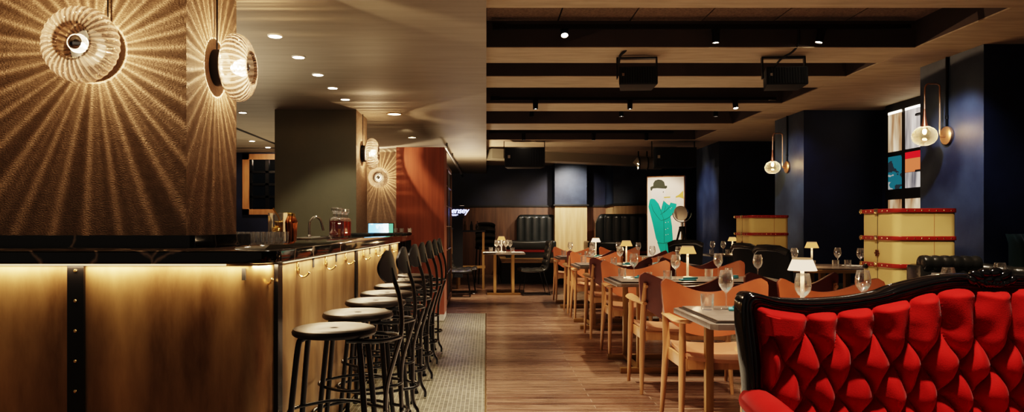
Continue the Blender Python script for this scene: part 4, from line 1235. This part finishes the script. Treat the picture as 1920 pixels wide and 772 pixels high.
# wide-backed upholstered chairs near the far trunk
def make_tub(hh=.98):
    t = thing('upholstered_chair', 'x', 'chair', (0,0,0), group='black leather high-backed chairs by the trunks')
    def f(u,v):
        a=(u-.5)*2; hw=.25-.04*(1-v)
        return (a*hw, -.22-.10*v+.05*a*a, .40+(hh-.40)*v - .05*abs(a)**5*(v>.0)*v)
    MB().grid(f,16,12,thick=(0,.02,0)).build('back_shell', M['void'], t, ang=60)
    def g(u,v):
        a=(u-.5)*2; hw=.245-.04*(1-v)
        x=a*hw
        return (x,-.20-.10*v+.05*a*a+.055*(1-abs(a)**4)*abs(sin(v*PI*3+.4))**.5*(abs(cos(a*PI*1.0))*.3+.7)+.02,.45+(hh-.44)*v-.05*abs(a)**5*v)
    MB().grid(g,24,30,thick=(0,-.03,0)).build('back_cushion', M['black_leather'], t, ang=80)
    MB().tube([(-.24,-.265,hh-.045),(-.15,-.30,hh-.003),(0,-.31,hh+.003),(.15,-.30,hh-.003),(.24,-.265,hh-.045)],.03,10,flat=(.8,1.2)).build('top_roll', M['black_leather'], t, ang=80)
    MB().box(-.25,.25,-.2,.25,.38,.48,bev=.03,seg=3).build('seat', M['black_leather'], t)
    for sx_ in (-1,1):
        for sy_ in (-1,1):
            MB().tube([(sx_*.2,sy_*.18,.39),(sx_*.23,sy_*.21,0)],[.018,.011],8).build('leg', M['black_metal'], t)
    return t
tc0 = make_tub(); utc=[True]
def tub(x,y,rz,label):
    if utc[0]: utc[0]=False; tc0.location=(x,y,0); tc0.rotation_euler=(0,0,rz); tc0['label']=label; return tc0
    return dup(tc0,(x,y,0),rz=rz,label=label)
tub(3.26,8.45,-1.3,'left of two black high-backed chairs before the far trunk')
tub(3.21,7.60,-1.2,'right of two black high-backed chairs before the far trunk')
tub(4.02,7.35,.55,'black high-backed chair half hidden by the near cream trunk')
tub(2.98,10.7,-.35,'black high-backed chair below the studio lamp beside the painting')
lamp(3.66,8.1,.7505,'lit lamp on the rounded table between the trunks',2.4,True)
wine(3.42,8.0,.7505,'wine glass left of the lamp on the rounded table')
wine(4.0,8.2,.7505,'wine glass right of the lamp on the rounded table')
wine(4.13,7.95,.7505,'wine glass nearest the trunk on the rounded table')
tumbler(3.55,7.85,.7505,'left tumbler on the rounded table'); tumbler(3.83,7.9,.7505,'middle tumbler on the rounded table'); tumbler(3.99,7.95,.7505,'right tumbler on the rounded table')
tag(MB().lathe([(0,0),(.12,.002),(.13,.01),(.125,.012),(0,.006)],n=28).build('plate', M['white']),'white plate on the right of the rounded table','plate').location=(4.16,8.15,.7505)
tag(MB().lathe([(0,0),(.12,.002),(.13,.01),(.125,.012),(0,.006)],n=28).build('plate', M['white']),'white plate on the left of the rounded table','plate').location=(3.32,8.28,.7505)

# ---- green banquette against right wall between piers 1 and 2
def channels(name, label, x0, x1, y0, y1, z0, z1, axis, n, mat, depth=.09, cat='banquette', seat=None, seatz=.45, puff=.035, curve_left=0):
    t = thing(name, label, cat, (0,0,0))
    def f(u,v):
        s = abs(sin(u*PI*n))**.5
        top = sin(min(1,(1-v)/.08)*PI/2)
        d = depth*(.6+.4*top)+puff*s*top
        if axis == 'x':   # runs along X, faces -Y
            x = x0+(x1-x0)*u; dz = curve_left*(max(0,.12-u)/.12)**2
            return (x, y1-d, z0+(z1-z0-dz)*v)
        return (x1-d, y0+(y1-y0)*u, z0+(z1-z0)*v)
    off = (0,depth,0) if axis=='x' else (depth,0,0)
    MB().grid(f, n*10, 14, thick=off).build('channelled_back', M[mat], t, ang=80)
    return t
t = channels('green_banquette','dark green channelled velvet banquette along the right wall behind the rounded table',4.3,5.14,7.2,9.5,0,1.14,'y',14,'green_velvet')
MB().box(4.5,5.1,7.2,9.5,0,.46,bev=.03).build('seat_cushion', M['green_velvet'], t)
t = channels('green_banquette','bright green velvet banquette end at the right edge of the view',4.35,5.2,0,6.0,0,1.14,'x',12,'green_velvet')
t2 = None
# navy wall face of the nearest pier continues right; emerald panel
# ---- black chesterfield settee behind the sofa
t = thing('leather_settee','black rolled-arm leather settee between the near trunk and red sofa','settee',(0,0,0))
def roll(p0, p1, r, n, name):
    P0, P1 = Vector(p0), Vector(p1); m_ = n*8
    pts = [P0.lerp(P1, i/m_) for i in range(m_+1)]
    rad = [r*(.90+.10*abs(sin(i/8*PI)))*(.80 if i in (0,m_) else 1) for i in range(m_+1)]
    MB().tube(pts, rad, 16).build(name, M['black_leather'], t, ang=80)
roll((3.22,5.35,.93),(3.66,5.35,.925),.062,6,'back_roll')
roll((3.66,5.35,.885),(4.12,5.1,.835),.05,5,'arm_roll')
MB().box(3.2,3.68,5.31,5.5,.15,.92,bev=.03).box(3.66,4.1,5.2,5.45,.15,.82,bev=.03).build('back_panel', M['black_leather'], t)
MB().box(3.2,4.1,4.95,5.35,.15,.46,bev=.04,seg=3).build('seat', M['black_leather'], t)
q = MB()
for x in (3.24,4.06):
    for y in (5.0,5.42): q.lathe([(0,0),(.02,0),(.025,.15),(0,.15)],c=(x,y,0),n=10)
q.build('bun_foot', M['black_metal'], t)
# dark round table with glasses in front of it
t = thing('side_table','round black table behind the red sofa carrying wine glasses','table',(3.15,4.55,0))
MB().lathe([(0,.715),(.55,.715),(.56,.72),(.56,.742),(.55,.75),(0,.75)],n=48).build('tabletop', M['tableedge'], t)
MB().lathe([(0,0),(.26,0),(.26,.02),(.04,.04),(.03,.06),(.03,.70),(.12,.715),(0,.715)],n=24).build('pedestal', M['black_metal'], t)
wine(W(1778,0,4.2)[0],4.2,.7505,'wine glass rim showing just above the sofa, left of the crest')
wine(W(1875,0,4.75)[0],4.75,.7505,'wine glass above the carved crest of the red sofa at right')

# ================================================================ CENTRE BACK TABLE
t = thing('small_dining_table','small square table with brass legs at the back of the aisle','table',(.31,12.9,0))
MB().box(-.37,.37,-.36,.36,.712,.74,bev=.004).box(-.34,.34,-.33,.33,.7405,.75,bev=.002).build('tabletop', M['tabletop'], t)
for x in (-.16,.16):
    for y in (-.2,.2): MB().box(x-.024,x+.024,y-.02,y+.02,.035,.712).build('leg', M['table_leg'], t)
for y in (-.2,.2): MB().box(-.30,.30,y-.03,y+.03,0,.035).build('foot_bar', M['table_leg'], t)
for k,(x,y) in enumerate(((.18,12.8),(.26,12.7),(.35,12.85),(.42,12.75))): wine(x,y,.7505,['leftmost','second from left','second from right','rightmost'][k]+' wine glass on the small square back table')
for k,(x,y) in enumerate(((.08,12.85),(.19,12.65),(.46,12.68))): tumbler(x,y,.7505,['left','middle','right'][k]+' tumbler on the small square back table')
lamp(.27,12.95,.7505,'lit lamp on the small square back table',2.2,True)
for k,(x,y) in enumerate(((.05,12.65),(.55,12.7))):
    o = MB().prism([(-.11,-.14),(.11,-.14),(.11,.14),(-.11,.14)],0,.004).build('placemat', M['paper']); o.location=(x,y,.7505); tag(o,['left','right'][k]+' white placemat on the small square back table','placemat')
lounge(.83,12.75,CY+.12,'black quilted leather chair right of the small square back table')
lounge(-.50,12.45,-CY,'black quilted leather chair left of the small back table, front one')
lounge(-.42,13.05,-CY,'black quilted leather chair left of the small back table, rear one')

# ================================================================ HIGH TABLES AT THE BACK LEFT
def hightable(x0,x1,y0,y1,label,zt_=1.13):
    t = thing('high_table', label, 'table', ((x0+x1)/2,(y0+y1)/2,0)); a=(x1-x0)/2; b=(y1-y0)/2
    MB().box(-a,a,-b,b,zt_-.03,zt_,bev=.003).build('tabletop', M['black_matt'], t)
    for sx_ in (-1,1):
        for sy_ in (-1,1): MB().box(sx_*(a-.04)-.022,sx_*(a-.04)+.022,sy_*(b-.04)-.022,sy_*(b-.04)+.022,0,zt_-.03).build('leg', M['table_leg'], t)
    MB().box(-a,a,-b+.02,-b+.05,.40,.45).build('foot_rail', M['table_leg'], t)
hightable(-.60,-.02,13.9,14.9,'tall black topped table with brass legs at the back left')
hightable(-.72,-.62,13.05,13.5,'narrow brass legged stand beside the glass door cabinet',1.18)
t = thing('high_stool','tall black quilted high-back stool behind the small back table','bar stool',(-.03,15.55,0), .2)
def f(u,v):
    a=(u-.5)*2
    return (a*.21, -.03*a*a-.05*abs(sin(v*PI*3.5))**.5, .80+.50*v-.05*abs(a)**4*v)
MB().grid(f,14,28,thick=(0,.06,0)).build('quilted_back', M['black_leather'], t, ang=80)
MB().box(-.22,.22,-.42,.02,.72,.80,bev=.03).build('seat', M['black_leather'], t)
for x in (-.2,.2):
    for y in (-.38,0): MB().tube([(x*.9,y,.73),(x*1.1,y*1.05,0)],.013,8).build('leg', M['black_metal'], t)
for k,(px,y) in enumerate(((872,14.2),(884,14.4),(895,14.2))):
    x = W(px,0,y)[0]; o = MB().lathe([(0,0),(.03,0),(.028,.10),(.012,.14),(.012,.18),(0,.18)],n=12).build('bottle', M['smoke_glass'] if k!=1 else M['black_matt']); o.location=(x,y,1.1305)
    tag(o,['left','middle','right'][k]+' small bottle on the tall table at the back left','bottle')

# ================================================================ BACK BANQUETTES
def banq(x0,x1,y1,label,nch,cl):
    t = channels('leather_banquette', label, x0,x1,0,y1,.85,1.50,'x',nch,'green_leather',depth=.12,puff=.03,curve_left=cl)
    MB().box(x0-.28 if cl else x0-.35,x1,y1-.85,y1-.05,.66,.87,bev=.05,seg=3).build('seat_cushion', M['green_leather'], t)
    MB().box(x0-.28,x1,y1-.80,y1-.05,.461,.66).build('plinth', M['black_matt'], t)
    MB().box(x0-.28,x1,y1-.815,y1-.79,.60,.66).build('plinth_trim', M['trunk_band'], t)
    return t
banq(.75,1.66,17.9,'black green leather banquette left of the lit oak pier at the back',5,.1)
banq(2.55,3.95,16.9,'dark green channelled leather banquette behind the painting',7,.2)
MB_t = tag(MB().box(4.3,5.2,12.2,12.95,.15,.86,bev=.05,seg=3).build('dark_banquette', M['black_leather']),'low black banquette against the far right wall','banquette')
MB_t = None
t = thing('corner_table','far right dark table with a lamp before the black banquette','table',(4.0,11.9,0))
MB().box(-.4,.4,-.33,.33,.72,.75,bev=.004).build('tabletop', M['tabletop'], t)
for x in (-.2,.2): MB().box(x-.025,x+.025,-.03,.03,.03,.72).build('leg', M['table_leg'], t)
MB().box(-.3,.3,-.04,.04,0,.03).build('foot_bar', M['table_leg'], t)
lamp(4.1,12.0,.7505,'small lit lamp on the far right dark table',2.0,True)
for k,(x,y) in enumerate(((3.72,11.85),(3.88,11.8),(4.19,11.75))): wine(x,y,.7505,['left','middle','right'][k]+' wine glass on the far right dark table')
for k,(x,y) in enumerate(((3.66,11.7),(3.9,11.65))): tumbler(x,y,.7505,['left','right'][k]+' tumbler on the far right dark table')

# ================================================================ PAINTING OF THE MAN WITH A TRUMPET
x,_,_ = W(1213,0,12.9)
pa = thing('painted_panel','tall framed panel painting of a man in teal suit and bowler playing trumpet','painting',(x,12.9,.0), -math.radians(25))
# local: panel spans x 0..w, faces -Y
PW, PH, PB = .66, 2.10, .25
MB().box(0,PW,0,.14,PB,PH).build('panel_frame', M['trim_brown'], pa)
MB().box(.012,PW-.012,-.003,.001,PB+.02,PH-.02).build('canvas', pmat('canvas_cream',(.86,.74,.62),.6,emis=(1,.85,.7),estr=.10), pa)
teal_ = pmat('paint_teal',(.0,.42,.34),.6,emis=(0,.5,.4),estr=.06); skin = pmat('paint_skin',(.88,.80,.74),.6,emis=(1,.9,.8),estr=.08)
olive = pmat('paint_olive',(.045,.05,.025),.6); line = pmat('paint_line',(.02,.05,.05),.6); yel = pmat('paint_yellow',(.8,.55,.12),.6)
# photo crop pixels (561x772 crop of the panel) -> panel coordinates
def pc(px, py):
    u = (px-68)/(372-68); 
    zt_ = PH-.02; zz = zt_ - (py-72)/(740-72)*(zt_-.62)
    return (.012+u*(PW-.024), zz)
def shape(name, pts, mat, k, parent=pa, close=True):
    q = MB(); P = [pc(a,b) for a,b in pts]
    v = [q.bm.verts.new((x_, -.004-.0012*k, z_)) for x_,z_ in P]; v2 = [q.bm.verts.new((x_, -.003, z_)) for x_,z_ in P]
    q.bm.faces.new(v); n_=len(v)
    for i in range(n_): q.bm.faces.new((v[i],v2[i],v2[(i+1)%n_],v[(i+1)%n_]))
    bmesh.ops.triangulate(q.bm, faces=q.bm.faces[:])
    return q.build(name, mat, parent)
def stroke(name, pts, mat, r=.003, k=5):
    P = [pc(a,b) for a,b in pts]
    return MB().tube([(a,-.004-.0012*k,b) for a,b in P], r, 5).build(name, mat, pa)
shape('painted_trousers',[(150,600),(282,588),(270,680),(258,748),(205,742),(185,700)],teal_,1)
shape('painted_head',[(104,170),(118,158),(216,156),(220,190),(224,205),(216,215),(222,228),(212,240),(214,252),(200,258),(198,290),(186,336),(168,300),(130,262),(104,240),(100,205)],skin,1)
shape('painted_jacket',[(88,252),(104,244),(130,250),(160,285),(184,338),(204,262),(236,290),(252,300),(262,278),(312,290),(306,330),(284,368),(262,392),(274,470),(282,590),(160,612),(140,570),(110,440),(76,310)],teal_,2)
shape('painted_hand',[(262,226),(276,216),(292,220),(306,226),(300,240),(298,280),(266,276),(258,246)],skin,3)
shape('painted_hat',[(94,176),(92,152),(104,144),(116,142),(118,118),(132,98),(158,90),(188,94),(208,110),(216,142),(232,142),(234,156),(222,166),(150,160),(112,162),(104,180)],olive,3)
shape('painted_trumpet',[(206,232),(262,230),(300,232),(330,218),(366,184),(370,250),(332,236),(262,244),(206,240)],yel,2)
shape('painted_valves',[(225,240),(262,240),(262,268),(228,266)],skin,2)
for nm,pts in (('painted_outline',[(100,290),(116,340),(150,390),(182,424),(220,414),(256,394),(270,380)]),('painted_outline',[(160,285),(176,330),(190,370),(204,410),(208,480),(210,606)]),
               ('painted_outline',[(184,338),(204,262)]),('painted_outline',[(222,300),(214,340),(204,360)]),('painted_outline',[(226,600),(222,740)]),('painted_outline',[(150,604),(205,610),(282,588)]),
               ('painted_outline',[(176,374),(222,346),(256,312)])):
    stroke(nm, pts, line, .0022)
q = MB()
for a,b in ((222,440),(244,436),(222,496),(240,488),(224,540),(242,536),(262,330),(272,320)):
    x_,z_ = pc(a,b); q.sphere((x_,-.010,z_),(.006,.003,.006),8,5)
q.build('painted_buttons', skin, pa)
x_,z_ = pc(202,192); MB().sphere((x_,-.008,z_),(.007,.003,.014),8,6).build('painted_eye', olive, pa)
slight('painting_spot', (2.5,11.7,2.70), (3.15,12.85,1.1), 48, 56, .5, (1,.86,.7))

# studio lamp on tripod
x,y,z = W(1279,399,11.6)
t = thing('tripod_studio_lamp','polished studio lamp on a black tripod in front of the painting','floor lamp',(x,y,0))
Mh = Matrix.Translation((0,0,z)) @ Matrix.Rotation(-.75,4,'Z') @ Matrix.Rotation(PI/2+.12,4,'X') @ Matrix.Scale(.86,4)
MB().lathe([(.0,-.12),(.05,-.118),(.085,-.09),(.10,-.04),(.125,.02),(.135,.05),(.13,.052),(.118,.02),(.09,-.03),(.04,-.07),(0,-.08)],n=32,M=Mh).build('reflector_head', pmat('dark_polished_steel',(.22,.21,.20),.16,metal=1), t, ang=60)
MB().lathe([(.128,.046),(.140,.046),(.140,.062),(.128,.062)],n=32,M=Mh).build('rim', M['steel'], t)
MB().sphere((0,0,-.02),.03,12,8,M=Mh).build('bulb', M['black_metal'], t)
MB().tube([(.15*cos(a)+0,0,z+.15*sin(a)) for a in [PI+PI*k/14 for k in range(15)]],.009,6).lathe([(0,z-.22),(.022,z-.22),(.022,z-.15),(0,z-.14)],n=12).build('yoke', M['steel'], t)
MB().lathe([(0,.5),(.018,.5),(.018,z-.2),(0,z-.2)],n=12).build('column', M['chrome'], t)
MB().lathe([(0,z-.30),(.05,z-.30),(.05,z-.22),(0,z-.21)],n=16).build('hub', M['black_metal'], t)
for k in range(3):
    a = k*2*PI/3+.5
    MB().tube([(.035*cos(a),.035*sin(a),z-.26),(.34*cos(a),.34*sin(a),0)],[.03,.012],8,flat=(1,.6)).build('tripod_leg', M['black_matt'], t)

# ================================================================ WALL GLOBE LAMPS
def globe(y, label):
    t = thing('globe_wall_lamp', label, 'wall lamp', (4.2,y,2.03))
    MB().lathe([(0,0),(.080,0),(.082,.004),(.082,.024),(.076,.028),(0,.028)],n=36,M=Matrix.Rotation(-CY,4,'Y')).build('wall_disc', M['rose'], t)
    p = smooth([(-.02,-.0,-.01),(-.055,0,-.012),(-.072,0,.01),(-.075,0,.06),(-.075,0,.25),(-.075,0,.43),(-.082,0,.458),(-.105,0,.47),(-.16,0,.47),(-.185,0,.468),(-.203,0,.45),(-.21,0,.42),(-.212,0,.3),(-.214,0,.2),(-.214,0,.12)],4)
    n_=len(p)
    MB().tube(p,[.0075]*n_,10).build('gooseneck_tube', M['rose'], t)
    MB().lathe([(.0,.24),(.009,.24),(.012,.18),(.020,.12),(.030,.085),(.032,.075),(0,.07)],c=(-.214,0,0),n=20).build('socket_cone', M['rosedark'], t)
    MB().lathe([(.030,.085),(.042,.080),(.078,.060),(.100,.025),(.106,-.008),(.097,-.045),(.070,-.075),(.033,-.091),(0,-.093)],c=(-.214,0,0),n=32).build('glass_globe', M['smoke_glass'], t, ang=80)
    MB().sphere((-.214,0,.035),(.016,.016,.026),12,8).build('bulb', M['bulb2'], t)
    MB().tube([(-.012,.0,.04),(-.012,0,.715)],.011,8).lathe([(0,.15),(.016,.15),(.016,.18),(0,.18)],c=(-.012,0,0),n=10).build('conduit', M['black_metal'], t)
    plight('globe_light', (3.986,y,2.07), 13, (1,.80,.58), .02)
M['rose'] = pmat('rose_brass',(.72,.42,.24),.3,metal=.9); M['rosedark'] = pmat('dark_bronze',(.25,.09,.04),.3,metal=.8); M['bulb2'] = emat('globe_bulb',(1,.78,.45),60)
globe(6.55,'near amber glass globe wall lamp on the right navy pier')
globe(10.03,'far glowing globe wall lamp on the second navy pier')

# ================================================================ LIGHTING
S = (1,.80,.58)
for i,y in enumerate(TY):
    slight('table_spot', (1.6,y-.1,2.70), (1.7,y+.1,.7), (150,120,110,100)[i], 62, .7, S)
slight('aisle_spot', (.4,6.1,2.72), (.45,5.0,0), 130, 70, .8, S)
slight('aisle_spot', (.5,8.9,2.65), (.5,9.4,0), 150, 70, .8, S)
slight('aisle_spot', (.6,11.9,2.7), (.3,12.7,.5), 160, 70, .8, S)
slight('aisle_spot', (.3,3.9,2.72), (.1,3.7,0), 110, 80, .8, S)
slight('sofa_spot', (1.15,1.80,2.72), (1.5,2.2,.85), 98, 90, .7, (1,.82,.64), .05)
slight('trunk_spot', (2.3,5.3,2.72), (3.29,6.06,1.02), 75, 34, .25, S)
slight('far_trunk_spot', (2.7,8.1,2.72), (3.4,9.3,1.1), 26, 40, .6, S)
slight('pier_spot', (3.5,5.9,2.68), (4.2,6.5,1.7), 55, 60, .8, (.85,.88,1))
slight('pier_spot', (3.3,9.1,2.68), (4.2,9.9,1.8), 30, 60, .8, (.85,.88,1))
slight('pier_spot', (3.0,13.55,2.68), (4.2,13.7,1.7), 30, 60, .8, (.8,.8,1))
slight('booth_spot', (1.9,16.15,2.72), (2.05,17.5,1.6), 130, 80, .8, (1,.88,.75))
slight('booth_spot', (3.4,16.15,2.72), (3.4,17.0,1.5), 110, 85, .8, (1,.88,.75))
slight('round_table_spot', (3.5,7.9,2.72), (3.7,8.2,.7), 50, 50, .7, S)
slight('mosaic_fill', (-.3,4.0,2.5), (-.35,4.4,0), 85, 70, .8, S)  # added spots without fittings, brighten the mosaic floor
slight('mosaic_fill', (-.4,7.4,2.5), (-.4,7.8,0), 80, 70, .8, S)
slight('chair_fill', (-.2,11.8,2.5), (-.5,12.8,.5), 60, 60, .8, S)  # added to brighten the dark chairs at the back left
slight('booth_spot', (1.2,14.3,2.45), (1.2,17.8,1.1), 70, 50, .8, S)
slight('booth_spot', (3.0,14.2,2.45), (3.2,16.8,1.2), 170, 46, .8, S)
slight('wainscot_spot', (.3,16.4,2.7), (.4,18.0,.9), 22, 80, .8, S)
slight('settee_spot', (3.3,4.5,2.7), (3.55,5.3,.9), 80, 50, .7, S)
alight('floor_bounce_fill', (2.95,7.5,.02), (PI,0,0), .6, 10, 14, (1,.74,.52))  # added upward lamps standing in for light bounced off the floor
alight('floor_bounce_fill', (.5,7.5,.02), (PI,0,0), .9, 10, 17, (1,.74,.5))
alight('aisle_bounce_fill', (-.45,6,.02), (PI,0,0), .7, 9, 4, (1,.80,.6))  # likewise added, in place of bounce from the mosaic aisle
